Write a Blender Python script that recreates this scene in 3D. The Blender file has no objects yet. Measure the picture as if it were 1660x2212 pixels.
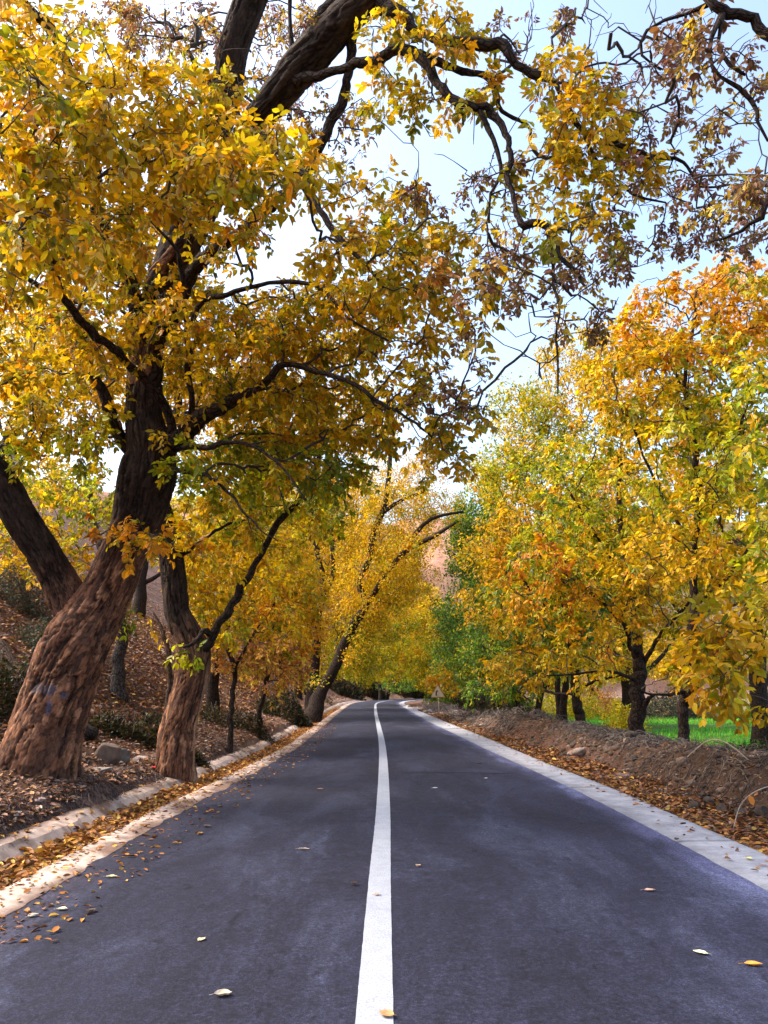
import bpy, math
import numpy as np
from math import radians, pi
S = bpy.context.scene
C = S.collection
rs = np.random.RandomState(7)

# ---------------------------------------------------------------- camera
F = 1629.0; H = 1.5; CX = 830.0; CY = 1106.0; TILT = math.atan((1485 - 1106) / F)
cam_d = bpy.data.cameras.new('camera'); cam = bpy.data.objects.new('camera', cam_d); C.objects.link(cam)
cam.location = (0, 0, H); cam.rotation_euler = (pi / 2 + TILT, 0, 0)
cam_d.sensor_fit = 'VERTICAL'; cam_d.sensor_height = 24.0; cam_d.lens = F / 2212 * 24.0
cam_d.clip_start = 0.05; cam_d.clip_end = 4000
S.camera = cam
# ---------------------------------------------------------------- light
SUN_EL, SUN_AZ = 44.0, -86.0          # azimuth clockwise from +Y (the view direction)
w = bpy.data.worlds.new('World'); S.world = w; w.use_nodes = True
wn = w.node_tree; bg = wn.nodes['Background']
sky = wn.nodes.new('ShaderNodeTexSky'); sky.sky_type = 'NISHITA'; sky.sun_disc = False
sky.sun_elevation = radians(SUN_EL); sky.sun_rotation = radians(SUN_AZ)
sky.air_density = 1.0; sky.dust_density = 4.5; sky.ozone_density = 1.0
wn.links.new(sky.outputs[0], bg.inputs[0]); bg.inputs[1].default_value = 0.15
sl = bpy.data.lights.new('sun', 'SUN'); sl.energy = 1.15; sl.angle = radians(34); sl.color = (1, .93, .82)
so = bpy.data.objects.new('sun', sl); C.objects.link(so)
e, a = radians(SUN_EL), radians(SUN_AZ)
from mathutils import Vector
so.rotation_euler = Vector((math.sin(a) * math.cos(e), math.cos(a) * math.cos(e), math.sin(e))).to_track_quat('Z', 'Y').to_euler()
S.view_settings.view_transform = 'Standard'; S.view_settings.look = 'None'
S.view_settings.exposure = 2.0; S.view_settings.gamma = 1
S.cycles.max_bounces = 6; S.cycles.diffuse_bounces = 4; S.cycles.glossy_bounces = 2; S.cycles.transmission_bounces = 5

# ---------------------------------------------------------------- helpers
def P(px, py, d):
    """a point seen at pixel (px,py) of a 1660x2212 frame, d metres ahead of the camera"""
    v = -(py - CY) / F; u = (px - CX) / F
    dy = math.cos(TILT) - v * math.sin(TILT); dz = math.sin(TILT) + v * math.cos(TILT)
    k = d / dy
    return np.array((u * k, d, H + dz * k))

def road_z(x, y):
    l = -2.55 - shiftL(y); r = wR(y) + .08; t = np.clip((x - cxy(y) - l) / (r - l), 0, 1)
    return .03 * np.sin(pi * t) + .003

def hash2(i, j, k=0):
    n = (i.astype(np.int64) * 374761393 + j.astype(np.int64) * 668265263 + k * 2147483647) & 0xffffffff
    n = ((n ^ (n >> 13)) * 1274126177) & 0xffffffff
    n = ((n ^ (n >> 16)) * 2246822519) & 0xffffffff
    return ((n ^ (n >> 15)) & 0xffffff) / float(0xffffff)

def vn(x, y, k=0):
    x = np.asarray(x, float); y = np.asarray(y, float)
    i = np.floor(x); j = np.floor(y); fx = x - i; fy = y - j
    fx = fx * fx * (3 - 2 * fx); fy = fy * fy * (3 - 2 * fy)
    a_ = hash2(i, j, k); b_ = hash2(i + 1, j, k); c_ = hash2(i, j + 1, k); d_ = hash2(i + 1, j + 1, k)
    return (a_ * (1 - fx) + b_ * fx) * (1 - fy) + (c_ * (1 - fx) + d_ * fx) * fy - .5

def fbm(x, y, o=4, k=0):
    s = 0; am = 1
    for q in range(o):
        s = s + am * vn(x * 2 ** q + 17.3 * q, y * 2 ** q - 9.1 * q, k + q); am *= .5
    return s

def voro(u, v, per=None, k=0):
    """2D cells: returns (distance to border, cell random)"""
    i = np.floor(u); j = np.floor(v)
    f1 = np.full(u.shape, 9.); f2 = np.full(u.shape, 9.); cr = np.zeros(u.shape)
    for di in (-1, 0, 1):
        for dj in (-1, 0, 1):
            ii = i + di; jj = j + dj
            hi = np.mod(ii, per) if per else ii
            ox = hash2(hi, jj, k + 1); oy = hash2(hi, jj, k + 2)
            d = np.hypot(ii + .1 + .8 * ox - u, jj + .1 + .8 * oy - v)
            nr = d < f1
            f2 = np.where(nr, f1, np.minimum(f2, d)); cr = np.where(nr, hash2(hi, jj, k + 3), cr); f1 = np.where(nr, d, f1)
    return f2 - f1, cr

def mesh(name, verts, faces, mat, parent=None, col=None, uv=None, smooth=False):
    """verts (n,3); faces: list of int arrays (m,k) of one k each"""
    if not isinstance(faces, (list, tuple)): faces = [faces]
    me = bpy.data.meshes.new(name)
    V = np.ascontiguousarray(verts, dtype=np.float32)
    me.vertices.add(len(V)); me.vertices.foreach_set('co', V.ravel())
    li = np.concatenate([np.asarray(f).ravel() for f in faces]).astype(np.int32)
    tot = np.concatenate([np.full(len(f), np.asarray(f).shape[1]) for f in faces]).astype(np.int32)
    st = np.concatenate(([0], np.cumsum(tot)[:-1])).astype(np.int32)
    me.loops.add(len(li)); me.loops.foreach_set('vertex_index', li)
    me.polygons.add(len(tot)); me.polygons.foreach_set('loop_start', st); me.polygons.foreach_set('loop_total', tot)
    if smooth: me.polygons.foreach_set('use_smooth', np.ones(len(tot), dtype=bool))
    if col is not None:
        c = np.ones((len(V), 4), dtype=np.float32); c[:, :3] = col
        at = me.color_attributes.new('Col', 'FLOAT_COLOR', 'POINT'); at.data.foreach_set('color', c.ravel())
    if uv is not None:
        ul = me.uv_layers.new(name='UVMap'); U = np.asarray(uv, dtype=np.float32)[li]; ul.data.foreach_set('uv', U.ravel())
    me.update(calc_edges=True)
    me.materials.append(mat)
    o = bpy.data.objects.new(name, me); C.objects.link(o)
    if parent: o.parent = parent; o.matrix_parent_inverse = parent.matrix_basis.inverted()
    return o

def tag(o, label=None, cat=None, group=None, kind=None):
    if label: o['label'] = label
    if cat: o['category'] = cat
    if group: o['group'] = group
    if kind: o['kind'] = kind
    return o

def empty(name, loc, label, cat, group=None):
    o = bpy.data.objects.new(name, None); C.objects.link(o); o.location = loc; o.empty_display_size = .2
    return tag(o, label, cat, group)

class MB:
    def __init__(s): s.v = []; s.f = {}; s.c = []; s.u = []; s.n = 0
    def add(s, v, fs, c=None, u=None):
        v = np.asarray(v, float).reshape(-1, 3)
        for f in fs:
            f = np.asarray(f, int)
            if len(f): s.f.setdefault(f.shape[1], []).append(f + s.n)
        s.v.append(v); s.n += len(v)
        s.c.append(np.broadcast_to(np.asarray(c if c is not None else (1, 1, 1), float), (len(v), 3)))
        s.u.append(np.asarray(u, float) if u is not None else np.zeros((len(v), 2)))
    def build(s, name, mat, parent=None, smooth=False):
        return mesh(name, np.concatenate(s.v), [np.concatenate(s.f[k]) for k in s.f], mat, parent,
                    col=np.concatenate(s.c), uv=np.concatenate(s.u), smooth=smooth)

def catmull(pts, step):
    p = np.asarray(pts, float); n = len(p)
    q = np.vstack([2 * p[0] - p[1], p, 2 * p[-1] - p[-2]]); out = []
    for i in range(n - 1):
        L = np.linalg.norm(p[i + 1, :3] - p[i, :3]); m = max(1, int(round(L / step)))
        t = np.arange(m)[:, None] / m
        a0, a1, a2, a3 = q[i], q[i + 1], q[i + 2], q[i + 3]
        out.append(.5 * (2 * a1 + (a2 - a0) * t + (2 * a0 - 5 * a1 + 4 * a2 - a3) * t * t + (3 * a1 - a0 - 3 * a2 + a3) * t ** 3))
    out.append(p[-1:]); return np.vstack(out)

def rings(path, nseg):
    """frames along a path: ring directions (n,nseg,3) and arc length"""
    T = np.gradient(path, axis=0); T /= np.linalg.norm(T, axis=1)[:, None] + 1e-9
    X = np.zeros_like(T); x = np.array((0, 1., 0)) if abs(T[0][1]) < .9 else np.array((1., 0, 0))
    for i in range(len(T)):
        x = x - T[i] * x.dot(T[i]); x /= np.linalg.norm(x) + 1e-9; X[i] = x
    Y = np.cross(T, X); th = np.arange(nseg) / nseg * 2 * pi
    D = X[:, None] * np.cos(th)[None, :, None] + Y[:, None] * np.sin(th)[None, :, None]
    L = np.concatenate(([0], np.cumsum(np.linalg.norm(np.diff(path, axis=0), axis=1))))
    return D, L, th

def quads(n, m, closed=True):
    i = np.arange(n - 1)[:, None] * m
    j = np.arange(m if closed else m - 1)[None]; j2 = (j + 1) % m
    return np.stack([i + j, i + j2, i + m + j2, i + m + j], -1).reshape(-1, 4)

def tube(mb, path, rad, nseg=6, col=(1, 1, 1), cap=True):
    path = np.asarray(path, float); rad = np.broadcast_to(rad, (len(path),))
    D, L, th = rings(path, nseg)
    V = (path[:, None] + D * rad[:, None, None]).reshape(-1, 3)
    uv = np.stack([np.broadcast_to(th / (2 * pi) * 2 * pi * max(rad.mean(), .01), (len(path), nseg)), np.broadcast_to(L[:, None], (len(path), nseg))], -1).reshape(-1, 2)
    fs = [quads(len(path), nseg)]
    c = np.asarray(col, float)
    if c.ndim == 2: c = np.repeat(c, nseg, 0)
    if cap:
        fs.append(np.arange((len(path) - 1) * nseg, len(path) * nseg)[None])
        fs.append(np.arange(nseg)[::-1][None])
    mb.add(V, fs, c, uv)

# ---------------------------------------------------------------- materials
def mat(name):
    m = bpy.data.materials.new(name); m.use_nodes = True
    return m, m.node_tree, m.node_tree.nodes['Principled BSDF']
def nd(nt, t, **kw):
    n = nt.nodes.new('ShaderNode' + t)
    for k, v in kw.items():
        if k in n.inputs: n.inputs[k].default_value = v
        else: setattr(n, k, v)
    return n
def ramp(nt, fac, stops):
    r = nt.nodes.new('ShaderNodeValToRGB'); el = r.color_ramp.elements
    while len(el) < len(stops): el.new(.5)
    for q, (p, c) in zip(el, stops): q.position = p; q.color = (*c, 1) if len(c) == 3 else c
    nt.links.new(fac, r.inputs[0]); return r.outputs[0]
def mixc(nt, mode, fac, A, B):
    m = nt.nodes.new('ShaderNodeMix'); m.data_type = 'RGBA'; m.blend_type = mode
    if hasattr(fac, 'links'): nt.links.new(fac, m.inputs[0])
    else: m.inputs[0].default_value = fac
    for s_, v in ((6, A), (7, B)):
        if hasattr(v, 'links'): nt.links.new(v, m.inputs[s_])
        else: m.inputs[s_].default_value = (*v, 1)
    return m.outputs[2]
def noise(nt, co, scale, detail=5, rough=.6, dist=0):
    n = nd(nt, 'TexNoise'); n.inputs['Scale'].default_value = scale; n.inputs['Detail'].default_value = detail
    n.inputs['Roughness'].default_value = rough; n.inputs['Distortion'].default_value = dist
    if co is not None: nt.links.new(co, n.inputs['Vector'])
    return n.outputs['Fac']
def bump(nt, b, h, dist, strength=1.):
    n = nd(nt, 'Bump'); n.inputs['Distance'].default_value = dist; n.inputs['Strength'].default_value = strength
    nt.links.new(h, n.inputs['Height']); nt.links.new(n.outputs[0], b.inputs['Normal'])
def attr(nt): return nd(nt, 'Attribute', attribute_name='Col').outputs['Color']
def objco(nt, scale=None):
    t = nd(nt, 'TexCoord').outputs['Object']
    if scale is None: return t
    m = nd(nt, 'Mapping'); m.inputs['Scale'].default_value = scale; nt.links.new(t, m.inputs[0]); return m.outputs[0]
def uvco(nt, scale=(1, 1, 1)):
    m = nd(nt, 'Mapping'); m.inputs['Scale'].default_value = scale
    nt.links.new(nd(nt, 'TexCoord').outputs['UV'], m.inputs[0]); return m.outputs[0]

def leaf_mat(name, trans=.38, rough=.45):
    m, nt, b = mat(name); c = attr(nt)
    nt.links.new(c, b.inputs['Base Color']); b.inputs['Roughness'].default_value = rough
    b.inputs['Specular IOR Level'].default_value = .3
    tr = nd(nt, 'BsdfTranslucent'); mx = nd(nt, 'MixShader'); mx.inputs[0].default_value = trans
    nt.links.new(c, tr.inputs[0]); nt.links.new(b.outputs[0], mx.inputs[1]); nt.links.new(tr.outputs[0], mx.inputs[2])
    nt.links.new(mx.outputs[0], nt.nodes['Material Output'].inputs[0]); return m
M_LEAF = leaf_mat('leaf', .5)
M_LITTER = leaf_mat('dry_leaf', .08, .6)
M_GRASS = leaf_mat('grass_blade', .3, .5)

def bark_mat():
    m, nt, b = mat('bark'); c = attr(nt)
    uv = uvco(nt, (1, .34, 1))
    ns = noise(nt, uv, 9, 3, .6)
    ad = nd(nt, 'VectorMath', operation='ADD'); sc = nd(nt, 'VectorMath', operation='SCALE'); sc.inputs['Scale'].default_value = .05
    cmb = nd(nt, 'CombineXYZ'); nt.links.new(ns, cmb.inputs[0]); nt.links.new(ns, cmb.inputs[1])
    nt.links.new(cmb.outputs[0], sc.inputs[0]); nt.links.new(uv, ad.inputs[0]); nt.links.new(sc.outputs[0], ad.inputs[1])
    vo = nd(nt, 'TexVoronoi', feature='DISTANCE_TO_EDGE'); vo.inputs['Scale'].default_value = 28; nt.links.new(ad.outputs[0], vo.inputs['Vector'])
    g = ramp(nt, vo.outputs['Distance'], [(0, (.12, .12, .12)), (.16, (1, 1, 1))])
    fine = noise(nt, objco(nt), 45, 6, .7)
    fc = ramp(nt, fine, [(.25, (.45, .42, .4)), (.7, (1.35, 1.3, 1.25))])
    k = mixc(nt, 'MULTIPLY', 1, c, g); k = mixc(nt, 'MULTIPLY', .8, k, fc)
    nt.links.new(k, b.inputs['Base Color']); b.inputs['Roughness'].default_value = .9; b.inputs['Specular IOR Level'].default_value = .15
    mx = mixc(nt, 'ADD', .4, g, fc); bump(nt, b, mx, .012, .9)
    return m
M_BARK = bark_mat()
def trunk_mat():
    m, nt, b = mat('trunk_bark'); c = attr(nt)
    co = uvco(nt, (1, .3, 1))
    f = noise(nt, co, 60, 8, .75); f2 = noise(nt, objco(nt), 14, 5, .7)
    k = mixc(nt, 'MULTIPLY', .85, c, ramp(nt, f, [(.3, (.35, .32, .3)), (.65, (1.35, 1.3, 1.25))]))
    k = mixc(nt, 'MULTIPLY', .6, k, ramp(nt, f2, [(.3, (.5, .5, .5)), (.7, (1.3, 1.3, 1.3))]))
    nt.links.new(k, b.inputs['Base Color']); b.inputs['Roughness'].default_value = .88; b.inputs['Specular IOR Level'].default_value = .2
    bump(nt, b, f, .012, .8); return m
M_TRUNK = trunk_mat()
def twig_mat():
    m, nt, b = mat('twig_bark'); nt.links.new(attr(nt), b.inputs['Base Color']); b.inputs['Roughness'].default_value = .8; return m
M_TWIG = twig_mat()

def asphalt_mat():
    m, nt, b = mat('asphalt'); co = objco(nt)
    big = noise(nt, objco(nt, (1, .35, 1)), 1.1, 6, .65, .6); mid = noise(nt, co, 7, 5, .7); fine = noise(nt, co, 170, 3, .7)
    base = ramp(nt, big, [(.28, (.009, .009, .0165)), (.5, (.0158, .0164, .0315)), (.72, (.038, .042, .071))])  # blue cast of the reflected sky is put into the base colour
    base = mixc(nt, 'MULTIPLY', .8, base, ramp(nt, mid, [(.3, (.6, .6, .6)), (.7, (1.35, 1.35, 1.35))]))
    base = mixc(nt, 'MULTIPLY', .9, base, ramp(nt, fine, [(.3, (.4, .4, .4)), (.5, (.95, .95, .95)), (.72, (2.3, 2.3, 2.3))]))
    gr2 = noise(nt, co, 55, 4, .8)
    base = mixc(nt, 'MULTIPLY', .8, base, ramp(nt, gr2, [(.36, (.45, .45, .45)), (.5, (.95, .95, .95)), (.64, (1.9, 1.9, 1.95))]))
    gr3 = noise(nt, co, 26, 3, .8)
    base = mixc(nt, 'MULTIPLY', .8, base, ramp(nt, gr3, [(.36, (.7, .7, .7)), (.5, (.97, .97, .97)), (.62, (1.4, 1.4, 1.4))]))
    sc1 = noise(nt, objco(nt, (14, .7, 1)), 1.0, 3, .5)
    base = mixc(nt, 'MULTIPLY', .5, base, ramp(nt, sc1, [(.3, (.8, .8, .8)), (.6, (1, 1, 1)), (.75, (1.35, 1.35, 1.35))]))
    # worn scratches and darker damp blotches
    bl = noise(nt, objco(nt, (1.2, .5, 1)), 6.5, 3, .6)
    base = mixc(nt, 'MULTIPLY', 1, base, ramp(nt, bl, [(.30, (.5, .5, .52)), (.37, (1, 1, 1))]))
    nt.links.new(mixc(nt, 'MULTIPLY', 1, base, attr(nt)), b.inputs['Base Color'])
    nt.links.new(ramp(nt, mid, [(.3, (.7, .7, .7)), (.7, (.9, .9, .9))]), b.inputs['Roughness'])
    b.inputs['Specular IOR Level'].default_value = .2
    bump(nt, b, mixc(nt, 'ADD', 1, fine, gr2), .004, .8); return m
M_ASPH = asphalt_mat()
def paint_mat():
    m, nt, b = mat('road_paint'); co = objco(nt)
    f = noise(nt, co, 90, 6, .75); g = noise(nt, co, 9, 4, .6)
    k = ramp(nt, f, [(.33, (.12, .12, .15)), (.46, (.30, .32, .36)), (.7, (.45, .47, .52))])
    k = mixc(nt, 'MULTIPLY', .5, k, ramp(nt, g, [(.3, (.7, .7, .7)), (.6, (1, 1, 1))]))
    nt.links.new(k, b.inputs['Base Color']); b.inputs['Roughness'].default_value = .7
    bump(nt, b, f, .004, .6); return m
M_PAINT = paint_mat()
def conc_mat(name, c0, c1, grooves=False):
    m, nt, b = mat(name); co = objco(nt)
    f = noise(nt, co, 3.2, 8, .72, .3); g = noise(nt, co, 60, 5, .7)
    k = ramp(nt, f, [(.3, c0), (.6, c1)])
    k = mixc(nt, 'MULTIPLY', .7, k, ramp(nt, g, [(.28, (.45, .42, .4)), (.5, (1, 1, 1))]))
    h = g
    if grooves:
        gn = noise(nt, objco(nt, (1.3, 22, 1)), 2.6, 4, .55)
        k = mixc(nt, 'MULTIPLY', .8, k, ramp(nt, gn, [(.30, (.45, .42, .42)), (.40, (1, 1, 1))])); h = mixc(nt, 'ADD', .5, g, gn)
    k = mixc(nt, 'MULTIPLY', 1, k, attr(nt))
    nt.links.new(k, b.inputs['Base Color']); b.inputs['Roughness'].default_value = .85
    bump(nt, b, h, .008, .7); return m
M_CONC = conc_mat('gutter_concrete', (.22, .15, .115), (.56, .43, .35))
M_APRON = conc_mat('apron_concrete', (.19, .19, .22), (.38, .39, .43), True)
def ground_mat():
    m, nt, b = mat('soil'); co = objco(nt)
    f = noise(nt, co, 4.5, 9, .75); g = noise(nt, co, 30, 6, .75); v = nd(nt, 'TexVoronoi'); v.inputs['Scale'].default_value = 16; nt.links.new(co, v.inputs['Vector'])
    k = mixc(nt, 'MULTIPLY', .9, attr(nt), ramp(nt, f, [(.3, (.3, .28, .28)), (.68, (1.1, 1.05, 1.0))]))
    k = mixc(nt, 'MULTIPLY', .9, k, ramp(nt, g, [(.3, (.4, .38, .36)), (.68, (1.5, 1.45, 1.4))]))
    sb = noise(nt, co, .55, 6, .75)
    k = mixc(nt, 'MULTIPLY', .8, k, ramp(nt, sb, [(.40, (1.15, 1.12, 1.1)), (.56, (.95, .93, .9)), (.60, (.55, .52, .42))]))
    nt.links.new(k, b.inputs['Base Color']); b.inputs['Roughness'].default_value = .95; b.inputs['Specular IOR Level'].default_value = .1
    bump(nt, b, mixc(nt, 'ADD', .5, g, v.outputs['Distance']), .05, .8); return m
M_SOIL = ground_mat()
def rock_mat():
    m, nt, b = mat('rock'); co = objco(nt); f = noise(nt, co, 12, 8, .7); g = noise(nt, co, 70, 4, .7)
    k = mixc(nt, 'MULTIPLY', 1, attr(nt), ramp(nt, f, [(.3, (.5, .5, .5)), (.7, (1.4, 1.4, 1.4))]))
    nt.links.new(k, b.inputs['Base Color']); b.inputs['Roughness'].default_value = .9; bump(nt, b, mixc(nt, 'ADD', .4, f, g), .02, .8); return m
M_ROCK = rock_mat()
def plain(name, c, rough=.6, metal=0, dirt=.35):
    m, nt, b = mat(name); f = noise(nt, objco(nt), 14, 6, .7)
    k = mixc(nt, 'MULTIPLY', dirt, c, ramp(nt, f, [(.3, (.4, .36, .3)), (.6, (1, 1, 1))]))
    nt.links.new(k, b.inputs['Base Color']); b.inputs['Roughness'].default_value = rough; b.inputs['Metallic'].default_value = metal; return m

# ---------------------------------------------------------------- road line in plan
cy_ = np.array([-40, 0, 10, 17, 23, 31, 45, 58, 70, 78, 86, 93, 99, 104, 108, 111, 113.5, 115.5, 117, 120, 124])
cx_ = np.array([-.06, -.05, -.01, -.02, -.08, -.22, -.47, -.64, -.74, -.55, .1, 1.4, 3.2, 5.8, 9.2, 13.5, 19, 27, 38, 60, 100])
ctr = catmull(np.stack([cx_, cy_, cx_ * 0], 1), .5)[:, :2]
_t = np.gradient(ctr, axis=0); _t /= np.linalg.norm(_t, axis=1)[:, None]
nrm = np.stack([_t[:, 1], -_t[:, 0]], 1)                     # to the right
sp = ctr[:, 1]                                               # road parameter = y along the line
def cxy(y): return np.interp(y, ctr[:, 1], ctr[:, 0])
def shiftL(s): return np.interp(s, [10, 15, 20, 60, 70], [0, -.2, -.34, -.25, -.2])
def wR(s): return np.interp(s, [8, 12, 20, 34, 80], [2.88, 2.82, 2.5, 2.25, 2.05])
def wA(s): return np.interp(s, [8, 12, 16, 27, 45, 58, 80], [3.58, 3.54, 3.36, 3.24, 3.0, 2.86, 2.6])

def road_uv(x, y):
    x = np.asarray(x, float).ravel(); y = np.asarray(y, float).ravel()
    u = np.empty(len(x)); s = np.empty(len(x))
    for a0 in range(0, len(x), 20000):
        X = x[a0:a0 + 20000, None]; Y = y[a0:a0 + 20000, None]
        d2 = (X - ctr[None, :, 0]) ** 2 + (Y - ctr[None, :, 1]) ** 2
        j = d2.argmin(1); dx = X[:, 0] - ctr[j, 0]; dy = Y[:, 0] - ctr[j, 1]
        sg = np.sign(dx * nrm[j, 0] + dy * nrm[j, 1]); al = dx * nrm[j, 0] + dy * nrm[j, 1]
        dist = np.sqrt(d2[np.arange(len(j)), j])
        u[a0:a0 + 20000] = np.where(dist < 8, al, sg * dist); s[a0:a0 + 20000] = sp[j]
    return u, s

def height(x, y, detail=True):
    shp = np.shape(x); x = np.asarray(x, float).ravel(); y = np.asarray(y, float).ravel()
    u, s = road_uv(x, y)
    al = -u - shiftL(s)
    zl = np.interp(al, [2.3, 2.45, 2.8, 2.9, 3.28, 3.4, 3.58, 3.72, 3.95, 4.5, 5.3, 6.3, 7.7, 10, 14.4, 40, 110, 200, 260, 400, 900],
                   [-.06, -.12, -.2, -.35, -.35, -.2, -.0, .12, .26, .36, .6, 1.2, 2.2, 3.7, 6.1, 20, 50, 66, 70, 66, 60])
    B = np.interp(s, [-40, 28, 34, 42], [1, 1, .55, .15])
    ar = u - (wA(s) - 3.5)
    zr = np.interp(ar, [3.3, 3.5, 4.2, 4.45, 4.8, 5.3, 6.0, 7.2, 9.5, 40, 150, 400, 900],
                   [-.06, -.05, .02, .26, .47, .52, .36, -.05, -.42, .05, 4, 40, 60])
    cr = np.interp(ar, [4.1, 4.8, 6.2, 7.5], [0, 1, 1, 0])
    zr = np.where(ar < 7.5, zr * np.where(ar > 4.2, B, 1), zr) + cr * B * .14 * (fbm(x * .9 + 3, y * .55, 3, 5))
    z = np.where(u < 0, zl, zr)
    z = z + np.where((u < 0) & (al > 3.35) & (al < 4.2), .16 * fbm(x * 2.2, y * 1.6, 4, 17) * np.interp(al, [3.35, 3.6, 3.8, 4.2], [0, 1, 1, 0]), 0)
    rough = np.where(u < 0, np.interp(al, [3.6, 4.0], [0, 1]), np.interp(ar, [3.5, 3.9, 4.4], [.05, .3, 1]))
    dd = np.abs(u)
    z = z + rough * (.10 * fbm(x * 1.1, y * 1.1, 2, 11) + np.interp(dd, [6, 14, 60, 200], [0, .5, 2.5, 9]) * fbm(x * .06, y * .06, 4, 21))
    if detail:
        near = np.exp(-np.maximum(y - 12, 0) / 18)
        ed, cr2 = voro(x * 6, y * 6, None, 31)
        z = z + rough * near * (np.where(u > 0, .11, .06) * fbm(x * 5, y * 5, 4, 41) + .035 * np.clip(ed, 0, .5))
    return z.reshape(shp)

# ---------------------------------------------------------------- ground sheet
def grow(a_, b_, st, g):
    out = [a_]; d = st
    while out[-1] < b_: d *= g; out.append(out[-1] + d)
    return np.array(out)
xr = grow(7.2, 900, .09, 1.09)[1:]
xs = np.concatenate([-(grow(7.2, 900, .09, 1.07)[1:])[::-1], np.arange(-7.2, -2.2, .075), np.arange(-2.2, 3.3, .55), np.arange(3.3, 7.21, .075), xr])
ys = np.concatenate([np.arange(-40, 0, 4), np.arange(0, 5, .5), np.arange(5, 20, .09), grow(20, 1000, .09, 1.028)])
X, Y = np.meshgrid(xs, ys); Z = height(X, Y)
U, SS = road_uv(X, Y); xf, yf, zf = X.ravel(), Y.ravel(), Z.ravel()
n1 = fbm(xf * .35, yf * .35, 4, 51) + .5; n2 = fbm(xf * .05, yf * .05, 4, 61) + .5
def lerp(a_, b_, t): t = np.clip(t, 0, 1)[:, None]; return np.asarray(a_) * (1 - t) + np.asarray(b_) * t
col = lerp((.20, .125, .10), (.115, .065, .045), n1)
col = lerp(col, np.broadcast_to((.30, .22, .18), col.shape), ((U < 0) & (-U < 4.2)) * .7)
col = np.where((U > 4.3)[:, None], lerp((.10, .062, .043), (.18, .12, .09), n1), col)
hill = lerp((.40, .215, .15), (.52, .31, .22), n2 * 1.4 - .2)
hill = lerp(hill, np.broadcast_to((.30, .19, .10), hill.shape), np.clip(fbm(xf * .05, yf * .05, 4, 71) * 2, 0, .6))
hill = np.where(((U > 25) | (xf > .17 * yf + 2))[:, None], lerp((.13, .12, .05), (.28, .22, .12), n1), hill)
far = np.clip((np.hypot(xf, yf) - 140) / 50, 0, 1)
col = lerp(col, hill, far)
fieldm = np.clip((U - 8.5) / 2, 0, 1) * np.clip((yf - 12) / 6, 0, 1) * np.clip((62 - yf) / 6, 0, 1)
col = lerp(col, np.broadcast_to((.09, .22, .03), col.shape), fieldm * np.clip(n1 * 1.6 + .3, 0, 1))
col = lerp(col, np.broadcast_to((.22, .2, .09), col.shape), ((U > 8) & (yf > 62)) * .8)
g_o = mesh('ground', np.stack([xf, yf, zf], 1), quads(len(ys), len(xs), False), M_SOIL, col=col, smooth=True)
tag(g_o, kind='structure')

# ---------------------------------------------------------------- road strips
def strip(name, offs, zs, s0, s1, m, thick=0, colf=None, step=1, jit=None, smooth=True):
    """a band swept along the road: offs = list of functions/consts of s across the band"""
    k = np.where((sp >= s0) & (sp <= s1))[0]
    # resample finer near the camera
    ss = np.concatenate([np.arange(s0, min(s1, 24), .07), np.arange(max(24, s0), s1, .5)]) if s0 < 24 else np.arange(s0, s1, .5)
    cxs = np.interp(ss, sp, ctr[:, 0]); nx = np.interp(ss, sp, nrm[:, 0]); ny = np.interp(ss, sp, nrm[:, 1])
    rows = []
    for q, (o, z) in enumerate(zip(offs, zs)):
        o = o(ss) if callable(o) else np.full(len(ss), float(o)); z = z(ss) if callable(z) else np.full(len(ss), float(z))
        if jit is not None: o = o + jit[q] * fbm(ss * (3.1 if jit[q] > .02 else 13), ss * 0 + q * 7.7, 4, 91)
        rows.append(np.stack([cxs + nx * o, ss + ny * o, z], 1))
    V = np.stack(rows, 1).reshape(-1, 3)
    c = colf(V) if colf else np.ones((len(V), 3))
    return mesh(name, V, quads(len(ss), len(offs), False), m, col=c, smooth=smooth)
L_ = lambda v: (lambda s: -(v + shiftL(s)))
def asph_col(V):
    u = V[:, 0] - cxy(V[:, 1]); e_ = wR(V[:, 1]) - u + .22 * fbm(V[:, 0] * 4, V[:, 1] * 2, 4, 6); t = np.clip((u - 1.2) / 1.6, 0, 1) * .5 + 3.2 * np.clip(1 - e_ / .34, 0, 1) ** 1.5
    c = np.ones((len(V), 3)) * (1 + t)[:, None]
    dust = np.clip((-u - 2.1) / .35, 0, 1) * np.clip(.6 + fbm(V[:, 0] * 3, V[:, 1] * 2, 3, 5), 0, 1)
    c = c * (1 + dust[:, None] * np.array((1.3, .95, .6)))
    return c
nn = 81
fr = np.linspace(0, 1, nn)
offs = [(lambda s, t=t: (-2.55 - shiftL(s)) * (1 - t) + (wR(s) + .08) * t) for t in fr]
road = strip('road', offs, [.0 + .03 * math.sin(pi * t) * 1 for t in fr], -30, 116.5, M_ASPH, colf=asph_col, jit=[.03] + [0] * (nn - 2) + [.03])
tag(road, kind='structure')
crown = lambda t: .03 * math.sin(pi * t)
ln = strip('centre_line', [-.086, 0, .086], [.034, .035, .034], -30, 112, M_PAINT, jit=[.003, 0, .003])
tag(ln, kind='structure')
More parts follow.
